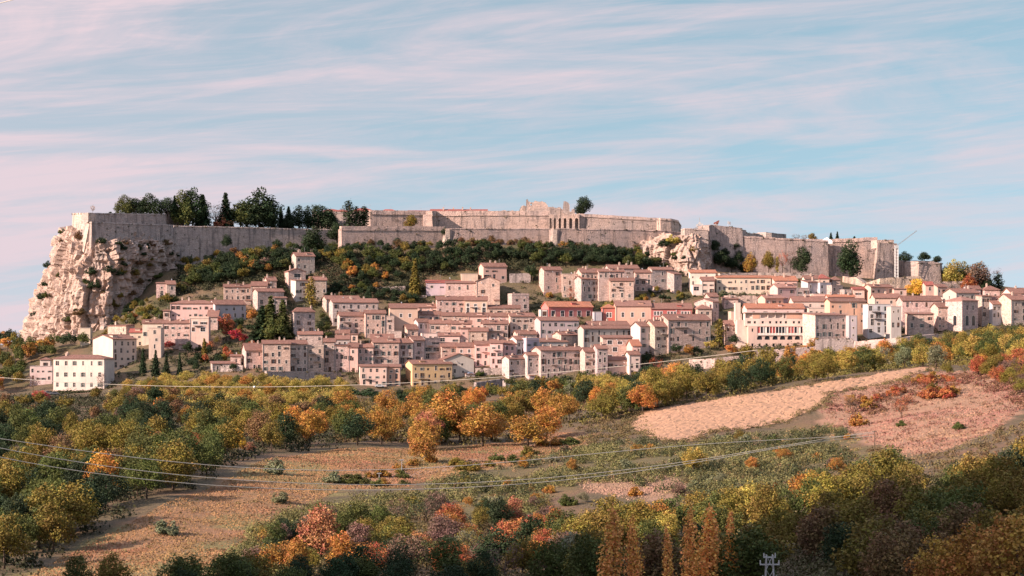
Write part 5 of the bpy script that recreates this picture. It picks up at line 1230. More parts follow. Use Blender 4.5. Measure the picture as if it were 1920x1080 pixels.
TPL = {
 'round': [round_crown(i, 46, 80, .026, *p) for i, p in enumerate([(.36,.37,.62), (.38,.33,.60), (.33,.42,.64), (.37,.36,.60,.10), (.35,.40,.58,.10)])],
 'near':  [round_crown(i, 84, 110, .0175, *p) for i, p in enumerate([(.40,.42,.60,.06,4), (.42,.38,.56,.05,5), (.38,.46,.60,.08,3), (.40,.42,.55,.05,6), (.42,.36,.62,.10,3)])],
 'full':  [round_crown(i, 100, 110, .020, .48, .38, .50, .01, 5) for i in range(3)],
 'bush':  [bush_crown(34, 80, .034) for i in range(5)],
 'cone':  [cone_crown(26, 22, .022, .27), cone_crown(24, 22, .024, .22)],
 'column': [column_crown(30, 130, .018, .085, .98, .25, 2.2), column_crown(28, 130, .019, .11, .98, .25, 2.2)],
 'poplar': [column_crown(60, 170, .0115, .085, .99, .3, 2.6), column_crown(60, 160, .0115, .10, .99, .3, 2.4), column_crown(54, 170, .012, .08, .99, .3, 2.8)],
 'bare':  [sparse_crown(46, 40, .014), sparse_crown(52, 46, .014)],
 'dome':  [bush_crown(30, 70, .032)],
}
TRK = {'round': trunk_mesh(5, .62), 'near': trunk_mesh(6, .62), 'full': trunk_mesh(5, .62), 'bush': trunk_mesh(4, .4, .018, .3), 'cone': trunk_mesh(0, .92, .018), 'column': trunk_mesh(0, .85, .016), 'poplar': trunk_mesh(0, .9, .009), 'bare': trunk_mesh(9, .6, .016, .32, 6), 'dome': trunk_mesh(5, .4, .02, .3)}
HUE = {'dark green': (.025,.043,.018), 'mid green': (.075,.090,.024), 'olive green': (.168,.130,.028), 'yellow-green': (.31,.235,.058), 'ochre': (.32,.165,.04), 'orange': (.43,.20,.05),
       'rust-brown': (.33,.11,.048), 'crimson': (.36,.036,.036), 'golden yellow': (.58,.34,.05), 'mauve-brown': (.165,.105,.08), 'grey-green': (.175,.18,.105), 'salmon-red': (.33,.14,.075), 'dull brown': (.15,.092,.042)}
YEL = {'olive green', 'yellow-green', 'ochre'}
AUT = {'orange', 'rust-brown', 'crimson', 'golden yellow', 'salmon-red'}
TREES = []
def tree(kind, hue, px, py, hm, wide=1.0, label=None, name=None, cat=None, Y=None, zone=None, sink=.15):
    g = at(px, py) if Y is None else P(px, py, Y)
    if name is None:
        name = {'cone': 'conifer_tree', 'column': 'cypress_tree', 'poplar': 'poplar_tree', 'bare': 'bare_tree', 'bush': 'shrub', 'dome': 'clipped_evergreen'}.get(kind, 'autumn_tree' if hue in AUT else 'yellowing_tree' if hue in YEL else 'leafy_tree')
    cat = cat or {'shrub': 'shrub', 'clipped_evergreen': 'tree'}.get(name, 'tree')
    a = rng.uniform(0, 6.28); root = empty(name, (g.x, g.y, g.z-sink), float(a))
    i = int(rng.integers(0, len(TPL[kind]))); k = float(rng.uniform(.88, 1.12)); c = tuple(v*k*float(rng.uniform(.94, 1.06)) for v in HUE[hue])
    cr = link('crown', TPL[kind][i], root, c); w = hm*wide*float(rng.uniform(.9, 1.1)); cr.scale = (w, w, hm)
    tk = link('trunk', TRK[kind], root); tk.scale = (w, w, hm)
    if label: tag(root, label, cat)
    TREES.append([root, name, hue, px, py, zone, label, cat])
    return root
def zone(phrase, poly, n, hm, mix, kinds=(('round', 1.),), wide=(1.0, 1.25), gap=1.0, dist=None):
    """trees of a wood, each one standing by itself, over the ground that POLY outlines in the photograph"""
    xs = [p[0] for p in poly]; ys = [p[1] for p in poly]; pts = []; hues = [m[0] for m in mix]; wt = np.array([m[1] for m in mix], float); wt /= wt.sum()
    kk = [k[0] for k in kinds]; kw = np.array([k[1] for k in kinds], float); kw /= kw.sum(); tries = 0; W = []
    while len(pts) < n and tries < n*60:
        tries += 1; x = rng.uniform(min(xs), max(xs)); y = rng.uniform(min(ys), max(ys))
        if not inpoly(np.array([x]), np.array([y]), poly)[0]: continue
        g = at(x, y); md = (dist or np.mean(hm)*.55)*(1 if tries < n*25 else .6)
        if any((g.x-q.x)**2+(g.y-q.y)**2 < md*md for q in W): continue
        if HB is not None and not clear_of_houses(g.x, g.y): continue
        W.append(g); pts.append((x, y))
    for x, y in pts:
        # neighbours tend to be of one kind: the hue comes from a slow noise as well as from chance
        f = (float(vnoise(np.array([x/70]), np.array([y/45]), 21)[0])*.75 + rng.random()*.5) % 1.0
        h = hues[min(int(np.searchsorted(np.cumsum(wt), f)), len(hues)-1)]
        tree(str(rng.choice(kk, p=kw)), h, x, y, float(rng.uniform(*hm)), float(rng.uniform(*wide)), zone=phrase)
HB = [(h[1].location.x, h[1].location.y, h[1].rotation_euler.z, h[2], h[3]) for h in HOUSES]
def clear_of_houses(x, y, m=1.6):
    for hx, hy, a, w, d in HB:
        if abs(x-hx) > 60 or abs(y-hy) > 60: continue
        c, s = math.cos(-a), math.sin(-a); u = (x-hx)*c-(y-hy)*s; v = (x-hx)*s+(y-hy)*c
        if -m < u < w+m and -m < v < d+m: return False
    return True

# ---- trees that can be picked out one by one
FT = [  # on the fortress: kind, hue, px, foot py, height px, width factor, label
 ('full','mid green',235,403,34,1.15,'rounded green evergreen, first big tree from the left on the fortress'),
 ('full','dark green',253,403,30,1.1,'dark evergreen behind the first rounded green one on the fortress'),
 ('full','dark green',282,405,38,1.2,'second big rounded evergreen from the left on the fortress'),
 ('full','dark green',314,402,30,1.05,'small dark round tree between the evergreens and the tall pines on the fortress'),
 ('cone','dark green',327,405,36,.8,'slim green fir left of the tall two-headed pine on the fortress'),
 ('full','mid green',343,420,56,.8,'tall light-topped pine with two heads on the fortress'),
 ('full','dark green',361,420,60,.75,'tall pine with knobbly crown right of the two-headed pine'),
 ('column','dark green',352,428,66,1.7,'dark broad cypress in front of the tall pines'),
 ('cone','dark green',380,428,58,.95,'dark pointed spruce right of the tall pines'),
 ('bare','mauve-brown',404,428,46,1.0,'brownish thin-leaved tree between two spruces on the fortress'),
 ('cone','dark green',423,428,61,1.0,'spire-topped spruce above the pink-flowering tree'),
 ('bush','salmon-red',415,425,24,1.3,'pink-red shrub glowing in front of the spruces on the fortress wall'),
 ('full','mid green',451,428,48,.9,'light olive tree at the left shoulder of the tallest fortress tree'),
 ('full','dark green',486,429,68,1.05,'tallest and broadest dark tree on the fortress'),
 ('full','dark green',462,430,46,1.2,'dark round tree at the left foot of the tallest fortress tree'),
 ('full','dark green',503,430,50,.9,'ragged dark tree leaning at the right of the tallest fortress tree'),
 ('cone','dark green',527,430,38,.75,'thin small fir right of the tallest fortress tree'),
 ('cone','dark green',541,430,40,.8,'second thin small fir right of the tallest fortress tree'),
 ('column','dark green',561,430,41,2.2,'dark stout cypress in the low evergreen clump on the fortress'),
 ('column','dark green',577,431,41,1.7,'narrow dark cypress in the middle of the low evergreen clump'),
 ('full','dark green',598,432,44,1.15,'broad dark evergreen dome at the right of the low clump on the fortress'),
 ('full','dark green',618,432,34,1.1,'dark low evergreen at the right foot of the broad dome'),
 ('full','dark green',545,431,30,1.2,'low dark bush-like evergreen between the small firs'),
 ('column','dark green',654,429,50,2.0,'tall knobbly cypress, left of the pair in front of the barracks'),
 ('column','dark green',683,429,40,2.6,'broad blunt cypress, right of the pair in front of the barracks'),
 ('column','dark green',668,429,38,2.,'shorter dark cypress between the pair in front of the barracks'),
 ('full','olive green',770,430,26,1.0,'lone yellow-green tree standing against the middle fortress wall'),
 ('full','dark green',1093,404,33,1.0,'big dark round pine beside the ruined palace'),
]
for kind, hue, px, py, hp, w, lab in FT:
    Y = float(np.interp(px, WALLX, WALLY))+7 if px < 800 else 1182.; w *= 1.25; hp *= 1.14
    if kind in ('column',): w *= .9
    tree(kind, hue, px, py, hp*Y/FPX, w, lab, Y=Y, sink=.5)
for kind, hue, px, py, hp, w, lab, Y in [
 ('bare','ochre',174,399,16,1.0,'small scraggy tree at the left end of the bastion top',1086),
 ('bush','dark green',207,402,9,1.4,'little dark bush on the bastion parapet',1092),
 ('bare','mauve-brown',1493,452,16,1.4,'bare twiggy tree on the right-hand wall left of the white tent',1122),
 ('bare','mauve-brown',1508,452,14,1.4,'second bare twiggy tree on the right-hand wall left of the white tent',1124),
 ('full','olive green',1523,452,17,1.3,'round greenish tree just left of the white tent',1122),
 ('cone','dark green',1558,452,18,1.3,'dark fir directly behind the white tent',1124),
 ('cone','dark green',1570,452,20,1.3,'taller dark fir just right of the white tent',1122),
 ('cone','dark green',1602,452,11,2.2,'small lone fir on the wall right of the white tent',1122),
 ('full','dark green',1695,492,22,1.5,'dark cedar right of the crane mast',1128),
 ('full','dark green',1733,490,20,1.5,'dark cedar behind the lower right bastion',1128),
 ('full','dark green',1757,492,14,1.6,'lower dark cedar at the right end of the lower bastion',1126),
 ('full','dark green',1593,516,66,.92,'very large round evergreen in front of the right-hand fortress wall',1090),
 ('full','dark green',1504,512,52,1.0,'large dark tree at the right end of the row along the long wall',1094),
 ('full','ochre',1407,508,36,.9,'golden ochre tree leaning in front of the ivy on the long wall',1094),
 ('full','olive green',1441,509,42,.75,'dark olive tree, second in the row along the long wall',1095),
 ('column','yellow-green',1457,510,32,1.6,'slim yellowish tree in the row along the long wall',1094),
 ('bare','rust-brown',1467,510,40,.75,'thin red-brown tree in the row along the long wall',1095),
 ('bare','mauve-brown',1482,510,46,.7,'tall bare tree in the row along the long wall',1096),
 ('full','yellow-green',1788,532,46,1.1,'big pale green tree at the left of the wood on the right skyline',1094),
 ('full','olive green',1776,534,36,1.1,'darker tree at the left foot of the big pale green one on the right skyline',1098),
 ('full','olive green',1808,540,50,1.0,'thinning olive tree in the wood on the right skyline',1100),
 ('full','mauve-brown',1832,546,56,1.15,'broad reddish-mauve tree in the middle of the wood on the right skyline',1092),
 ('full','rust-brown',1816,548,36,1.0,'rust tree low in front of the reddish-mauve one on the right skyline',1080),
 ('bare','mauve-brown',1858,548,52,1.0,'bare thin-topped tree at the right of the skyline wood',1096),
 ('full','dark green',1852,552,34,1.1,'dark ivy-clad tree near the right end of the skyline wood',1090),
 ('column','dark green',1872,554,44,2.6,'dark tree marking the right end of the skyline wood',1092),
 ('bush','dark green',1888,552,20,1.1,'small dark bush past the end of the skyline wood',1086),
 ('full','golden yellow',1719,552,32,1.5,'brilliant golden tree among the roofs below the tan terrace wall',1058),
]: tree(kind, hue, px, py, hp*Y/FPX, w, lab, Y=Y, sink=.4)
def T(kind, hue, px, py, hp, w, lab, **kw):
    g = at(px, py); tree(kind, hue, px, py, hp*g.y/FPX, w, lab, **kw)
for a in [
 ('cone','olive green',778,557,72,.95,'tall golden-lit cedar standing by the red-roofed shed'),
 ('cone','dark green',492,640,68,1.5,'left of the large dark conifers in the town, behind the bottom row'),
 ('cone','mid green',508,642,88,1.25,'tallest of the large conifers in the town behind the bottom row'),
 ('cone','olive green',500,630,58,1.2,'golden-tipped conifer between the large dark ones in the town'),
 ('cone','mid green',530,642,82,1.35,'right one of the large conifers beside the broad grey stone house'),
 ('round','mid green',515,648,52,1.2,'bushy green tree at the foot of the large conifers in the town'),
 ('column','olive green',584,578,56,1.6,'thin tall cypress in front of the balcony house under the slope'),
 ('round','rust-brown',424,640,52,.9,'rust-brown rounded tree left of the large conifers'),
 ('round','crimson',447,646,34,1.2,'dark red tree right of the rust-brown one'),
 ('round','orange',473,608,30,1.1,'small orange treetop above the dark conifers, behind the rust-brown tree'),
 ('bush','crimson',319,652,22,2.0,'fire-red bush in front of the pink terrace house'),
 ('cone','olive green',383,680,46,.9,'spreading light-green cedar right of the fire-red bush'),
 ('cone','dark green',268,700,48,.7,'dark spruce right of the tall white house'),
 ('cone','dark green',292,705,50,.8,'second dark spruce right of the tall white house'),
 ('cone','dark green',312,706,44,.9,'third, broad dark spruce right of the tall white house'),
 ('cone','dark green',337,704,44,.7,'fourth dark spruce right of the tall white house'),
 ('round','dark green',352,668,28,1.2,'dark tree between the fire-red bush and the light-green cedar'),
 ('bare','mauve-brown',406,668,46,.7,'pale bare tree with white stem left of the bottom row'),
 ('round','mid green',178,616,28,1.15,'neat round dark green tree at the foot of the cliff'),
 ('column','olive green',1349,652,56,2.2,'tall olive cypress beside the broad stone house, right half of town'),
 ('round','orange',1372,668,26,1.1,'small orange tree right of the tall olive cypress'),
 ('round','dark green',1378,652,26,1.3,'dark tree behind the small orange one by the arched building'),
 ('round','yellow-green',1332,660,22,1.4,'yellow-green tree left of the tall olive cypress'),
 ('round','ochre',1290,672,26,1.2,'ochre tree below the broad stone house with the glazed veranda'),
 ('round','dark green',1308,668,22,1.4,'dark bush-tree between the ochre and the yellow-green tree below the veranda'),
 ('round','dark green',1268,668,24,1.3,'dark tree at the garden left of the ochre tree below the veranda'),
 ('round','dark green',1214,690,30,1.1,'dark tree below the pale four-storey house'),
 ('bare','rust-brown',1230,702,34,1.2,'bare rusty tree on the grass below the pale four-storey house'),
 ('round','dark green',998,534,40,.8,'dark conical tree left of the first house in the upper row'),
 ('round','mid green',1003,530,26,1.2,'green tree at the foot of the dark conical one by the upper row'),
 ('round','yellow-green',1141,586,22,1.1,'yellow palm-like tree between the grey stone house and the orange house'),
 ('bush','mid green',1078,580,14,2.2,'hedge-like bush behind the deep red hall'),
 ('bush','olive green',1054,578,14,2.0,'olive bush behind the deep red hall, left of the hedge'),
 ('bare','rust-brown',1072,574,40,.8,'thin bare reddish tree against the ruddy flat-topped house'),
 ('bush','mid green',900,706,16,1.2,'round green shrub on the stone ramp'),
 ('round','orange',1525,690,40,1.3,'bright orange tree below the right end of the arched building'),
 ('round','orange',1510,676,30,1.1,'second orange tree, left and above the bright orange one below the arched building'),
 ('round','ochre',1482,690,44,.9,'tall ochre tree below the middle of the arched building'),
 ('round','ochre',1526,660,28,1.2,'olive-ochre tree against the right corner of the arched building'),
 ('round','olive green',1402,688,44,1.1,'round olive tree below the left corner of the arched building'),
 ('round','olive green',1440,690,42,1.1,'olive tree below the arches, right of the round olive one'),
 ('dome','dark green',690,742,22,2.6,'wide flat-domed dark evergreen below the pink apartment block'),
 ('dome','dark green',655,738,18,2.4,'lower flat-domed dark evergreen left of the wide one'),
 ('bush','grey-green',310,1004,40,1.25,'lone round olive bush in the middle of the lower meadow'),
 ('bush','grey-green',515,890,38,1.15,'lone olive bush at the upper left of the meadow, touching the cables'),
 ('bush','grey-green',526,944,30,1.2,'small olive bush in the meadow below the cables'),
 ('bush','grey-green',622,907,30,1.4,'pale olive bush at the upper edge of the meadow by the cables'),
 ('near','crimson',73,760,30,1.5,'crimson tree in front of the long white house'),
 ('bare','mauve-brown',133,728,36,1.0,'pinkish bare tree before the middle of the long white house'),
 ('bare','mauve-brown',190,730,32,1.0,'pinkish bare tree before the right end of the long white house'),
 ('bare','mauve-brown',62,735,34,1.1,'greyish bare tree before the left end of the long white house'),
 ('round','orange',300,776,34,.7,'slim orange-red tree standing out of the dark scrub below the golden belt'),
 ('near','salmon-red',297,850,40,1.3,'salmon-red rounded tree in the dark wood'),
 ('near','rust-brown',368,850,42,1.2,'brick-red tree in the dark wood left of the small yellow tree'),
 ('near','orange',380,815,34,1.0,'orange treetop above the brick-red tree in the dark wood'),
 ('near','golden yellow',447,850,44,.85,'small bright yellow tree at the edge of the dark wood'),
 ('near','salmon-red',468,850,22,1.3,'low reddish tree at the right foot of the bright yellow one'),
 ('near','orange',470,806,28,1.1,'orange tree above the bright yellow one in the dark wood'),
 ('near','orange',548,818,62,.9,'tall orange tree left of the olive-brown grove'),
 ('near','golden yellow',80,985,58,1.0,'golden-orange tree low at the left in the shaded wood'),
 ('near','orange',140,925,46,1.1,'orange-topped tree in the left wood above the golden one'),
 ('near','orange',12,970,40,1.0,'orange tree at the left edge of the picture'),
 ('near','orange',836,830,96,1.15,'very big orange-ochre tree in the middle of the hillside'),
 ('near','ochre',905,838,78,1.3,'ochre tree right beside the very big one in the middle'),
 ('near','ochre',990,838,66,1.6,'broad ochre tree at the end of the pink track'),
 ('near','ochre',798,868,66,1.3,'yellow-orange tree nearest the meadow, below the very big orange tree'),
 ('near','salmon-red',803,835,70,1.0,'reddish twiggy tree at the left foot of the very big orange one'),
 ('near','ochre',1025,825,62,1.3,'olive-ochre tree right of the broad ochre tree'),
 ('near','salmon-red',602,1050,100,1.15,'large salmon-red round tree at the bottom of the picture'),
 ('near','orange',640,1080,80,1.1,'fiery orange tree at the bottom beside the large salmon-red one'),
 ('near','orange',672,1082,62,1.1,'second fiery orange tree at the bottom, a little farther right'),
 ('near','crimson',997,1012,44,1.2,'small crimson tree among olive ones at the bottom middle'),
 ('near','salmon-red',785,1055,62,1.1,'salmon-red tree at the bottom between the orange and olive trees'),
 ('near','yellow-green',1300,890,56,1.0,'pale yellow-green tree standing in the broom slope'),
 ('bush','ochre',1607,800,32,1.4,'round golden bush alone on the dry pink grass'),
 ('bush','mid green',1690,800,18,1.3,'little green bush on the dry pink grass'),
 ('bush','mid green',1797,805,20,1.5,'low green bush right on the dry pink grass'),
 ('bare','rust-brown',1690,785,40,1.0,'reddish bare shrub above the little green bush on the dry grass'),
 ('near','grey-green',1755,690,44,1.3,'grey-green olive tree above the upper end of the ploughed field'),
]: T(*a)
# five orange poplars at the bottom, leaves brightened to stand in for soft sunlight
for i, (px, top, hm, w, lab) in enumerate([(1145,950,15.5,1.15,'first orange poplar from the left at the bottom, the stoutest'), (1193,970,14,.9,'second orange poplar from the left at the bottom'), (1256,990,13,.95,'low orange poplar, third from the left at the bottom'),
      (1293,952,15,.95,'fourth orange poplar from the left at the bottom, leaning on a shorter neighbour'), (1330,948,15.5,1.2,'fifth orange poplar from the left at the bottom'), (1374,958,15.5,1.0,'rightmost orange poplar at the bottom, beside the power pylon')]):
    Y = 208.+i*1.5; x = (px-CX)*Y/FPX; zt = (HZ-top)*Y/FPX; hm = max(zt-gz(x, Y), 8.); w *= 1.0
    r = empty('poplar_tree', (x, Y, zt-hm)); r.rotation_euler = (R([1,-2,0,2,-1,1][i]), R([1.5,-2,3,-1,2,-1.5][i]), i*1.1); tag(r, lab, 'tree', 'orange poplars'); c = link('crown', TPL['poplar'][i % 3], r, tuple(v*(.82+.06*i) for v in (.78,.40,.12))); c.scale = (hm*w*.95, hm*w*.95, hm); t = link('trunk', TRK['poplar'], r); t.scale = (hm, hm, hm)

# ---- small trees and bushes that crowd the foot of the fortress walls
for i in range(74):
    px = 345+i*(1235-345)/73+float(rng.uniform(-5, 5)); W_ = float(np.interp(px, WALLX, WALLY)); Y = W_-4.5-float(rng.uniform(0, max(4, W_-1094)*.75)); x = (px-CX)*Y/FPX; zz = gz(x, Y)
    hh = ['dark green','dark green','mid green','olive green','dark green','dull brown','dark green','ochre'][int(rng.integers(0, 8))]
    if px > 850 and rng.random() < .45: hh = 'dull brown'
    tree('round' if rng.random() < .55 else 'bush', hh, px, HZ-FPX*zz/Y, float(rng.uniform(3.2, 6.)), 1.3, zone='foot of the fortress walls', Y=Y)
# ---- the woods
BROOM_ = [(430,1060),(500,990),(560,970),(760,925),(900,892),(1090,842),(1240,836),(1300,838),(1500,800),(1640,835),(1560,905),(1420,930),(1300,935),(1000,960),(800,965)]
zone('left wood', [(-40,800),(300,790),(640,795),(640,838),(480,852),(400,895),(290,938),(140,1018),(40,1070),(-40,1080)], 130, (7,10), [('dark green',46),('mid green',26),('olive green',17),('dull brown',5),('ochre',4),('orange',2)], (('near',1),))
zone('dark scrub below golden belt', [(-40,745),(60,752),(300,750),(640,775),(640,800),(300,795),(-40,805)], 40, (5,7.5), [('dark green',40),('dull brown',30),('mauve-brown',8),('olive green',22)])
zone('golden belt below the houses', [(215,738),(300,722),(440,712),(660,725),(660,765),(520,772),(215,760)], 84, (3.8,6.), [('yellow-green',70),('ochre',8),('olive green',16),('mid green',6)], (('near',1),), wide=(1.2,1.6))
zone('left edge below the cliff', [(-40,655),(40,648),(100,655),(175,652),(150,672),(95,676),(45,690),(44,735),(-40,745)], 40, (7,10), [('dark green',40),('mid green',25),('olive green',15),('ochre',14),('orange',6)])
zone('ochre grove in the middle', [(560,800),(640,768),(800,765),(960,772),(1080,775),(1060,800),(960,805),(930,830),(800,845),(660,838),(560,836)], 60, (7,10), [('olive green',42),('ochre',24),('mid green',18),('dark green',10),('orange',6)], (('near',1),))
zone('foot of the middle houses', [(760,745),(900,745),(960,752),(1130,738),(1200,735),(1200,750),(1080,768),(900,770),(700,765)], 50, (4,7), [('dark green',48),('olive green',20),('mid green',14),('grey-green',8),('ochre',8),('orange',2)])
zone('below the long cornice house', [(900,742),(960,738),(1080,730),(1230,716),(1230,730),(1080,744),(960,752)], 44, (5.5,8.5), [('dark green',52),('olive green',14),('mid green',28),('ochre',6)])
zone('scrub at the top of the meadow', [(640,908),(760,872),(900,858),(1080,826),(1085,838),(1000,866),(860,898),(740,918)], 30, (1.6,3.4), [('olive green',40),('mid green',24),('ochre',20),('grey-green',16)], (('bush',1),), wide=(1.2,1.8))
zone('belt above the ploughed field', [(1085,800),(1190,780),(1290,756),(1500,722),(1650,700),(1745,684),(1740,674),(1600,684),(1500,700),(1300,722),(1100,748)], 74, (7,10), [('mid green',28),('olive green',34),('dark green',14),('yellow-green',10),('orange',8),('ochre',6)], (('near',1),))
zone('thicket below the last houses', [(1590,682),(1700,664),(1800,655),(1960,632),(1960,676),(1830,684),(1760,686),(1640,698)], 58, (6.5,9.5), [('olive green',32),('mid green',16),('yellow-green',22),('ochre',14),('grey-green',8),('orange',8)], (('near',1),))
zone('orange thicket at right edge', [(1760,700),(1850,690),(1960,685),(1960,770),(1900,745),(1860,715),(1790,712)], 32, (4,7), [('orange',30),('rust-brown',20),('olive green',18),('mauve-brown',17),('ochre',15)], (('near',1),('bare',.3)))
zone('scrub on dry pink grass', [(1560,760),(1700,722),(1780,705),(1800,740),(1700,765),(1600,775)], 24, (2.5,4.5), [('mauve-brown',45),('rust-brown',30),('ochre',12),('olive green',13)], (('bush',1),('bare',.7)), wide=(1.2,1.7))
zone('left slope under the fortress', [(345,512),(480,486),(640,482),(660,510),(610,500),(545,512),(500,520),(410,535),(345,540)], 70, (5,8), [('dark green',66),('mid green',16),('olive green',9),('ochre',6),('mauve-brown',3)])
zone('middle slope under the fortress', [(640,482),(760,478),(900,474),(1000,474),(1000,492),(900,500),(850,515),(760,525),(680,540),(640,520)], 68, (5,8), [('dark green',56),('mid green',20),('olive green',10),('ochre',7),('orange',2),('mauve-brown',5)])
zone('right slope under the fortress', [(1000,474),(1130,478),(1225,494),(1225,506),(1130,505),(1000,500)], 36, (5,7.5), [('dark green',60),('mid green',24),('olive green',8),('mauve-brown',8)])
zone('gardens between upper houses', [(610,560),(640,530),(700,545),(800,565),(780,575),(680,570),(640,575),(610,590)], 34, (3.5,6), [('mid green',24),('olive green',20),('dark green',46),('ochre',10)])
zone('gardens below the upper row', [(1000,560),(1090,580),(1190,580),(1290,566),(1290,546),(1195,548),(1090,566),(1000,552)], 20, (2.5,4.5), [('mid green',34),('olive green',34),('dark green',20),('ochre',12)], (('round',1),('bush',1)))
zone('dark gap beside the wide palace', [(604,650),(628,650),(634,600),(612,585),(596,600)], 9, (3,5), [('dark green',80),('mid green',20)], dist=2.5)
zone('slope right of the cliff', [(195,640),(215,600),(260,565),(340,535),(350,560),(310,575),(300,598),(240,612)], 34, (3,5.5), [('dark green',40),('mid green',22),('olive green',20),('ochre',18)], (('round',1),('bush',1)))
zone('garden left of bottom row', [(345,705),(450,705),(460,668),(540,655),(545,640),(430,610),(395,640),(350,672)], 30, (3.5,6), [('dark green',50),('olive green',30),('rust-brown',20)])
zone('garden of the long cream house', [(1345,553),(1440,556),(1440,562),(1350,562)], 9, (2.5,4), [('dark green',40),('grey-green',35),('olive green',25)], (('bush',1),), dist=1.6)
zone('hedge under the long wall', [(1424,526),(1520,526),(1520,531),(1424,531)], 16, (1.8,2.6), [('mid green',50),('olive green',50)], (('bush',1),), dist=1.5)
zone('autumn thicket at the bottom', [(430,1082),(520,1010),(640,985),(760,975),(900,970),(1060,985),(1100,1020),(1100,1090),(760,1090)], 74, (4,6.5), [('olive green',34),('mid green',18),('dark green',10),('mauve-brown',11),('rust-brown',9),('ochre',9),('grey-green',7),('salmon-red',2)], (('near',1),('bare',.25)), wide=(1.05,1.4))
zone('sunlit tree line at right', [(1050,1030),(1200,1012),(1400,985),(1560,950),(1700,915),(1720,935),(1560,985),(1300,1035),(1080,1060)], 54, (5.5,8), [('yellow-green',26),('olive green',44),('mid green',22),('ochre',8)], (('near',1),))
zone('shaded wood at lower right', [(1000,1120),(1300,1060),(1560,1005),(1720,950),(1960,890),(2250,820),(2300,1050),(1960,1130),(1500,1150)], 108, (5.5,8), [('mid green',40),('olive green',34),('dull brown',12),('dark green',8),('ochre',6)], (('near',1),))
zone('dark trees at bottom edge', [(100,1110),(430,1100),(800,1092),(1000,1090),(1000,1130),(100,1150)], 24, (4.5,6.5), [('dark green',55),('mid green',30),('olive green',15)], (('near',1),))
zone('ledges left of rock face', [(1180,500),(1260,512),(1262,520),(1180,512)], 6, (2.5,4), [('dark green',60),('mid green',40)], (('bush',1),), dist=2)
zone('shrubs on the broom slope', BROOM_, 46, (1.8,3.6), [('olive green',30),('grey-green',22),('ochre',14),('mauve-brown',16),('mid green',18)], (('bush',1),('near',.4)), wide=(1.1,1.6))
# shrubs that cling to the rock and the walls
from mathutils.bvhtree import BVHTree
BVH = {k: BVHTree.FromPolygons([Vector(p) for p in v], f) for k, (v, f) in ROCKS.items()}
def on_rock(px, py):
    best = None
    for t in BVH.values():
        h = t.ray_cast(Vector((0,0,0)), Vector(((px-CX)/FPX, 1, (HZ-py)/FPX)).normalized())
        if h[0] is not None and (best is None or h[0].y < best): best = h[0].y
    return best
for i in range(46):         # small shrubs rooted in cracks and ledges of the rock
    px, py = (rng.uniform(60, 340), rng.uniform(440, 620)) if i < 36 else (rng.uniform(1190, 1335), rng.uniform(445, 505))
    if i < 14: px, py = rng.uniform(215, 340), rng.uniform(455, 540)
    Y = on_rock(px, py)
    if Y: tree('bush', ['dark green','dull brown','mid green','olive green','dark green'][int(rng.integers(0, 5))], px, py+4, float(rng.uniform(1.6, 3.8)), float(rng.uniform(1.1, 1.8)), zone='cracks of the cliff' if px < 400 else 'cracks of the rock face', Y=Y-.2, sink=.6)
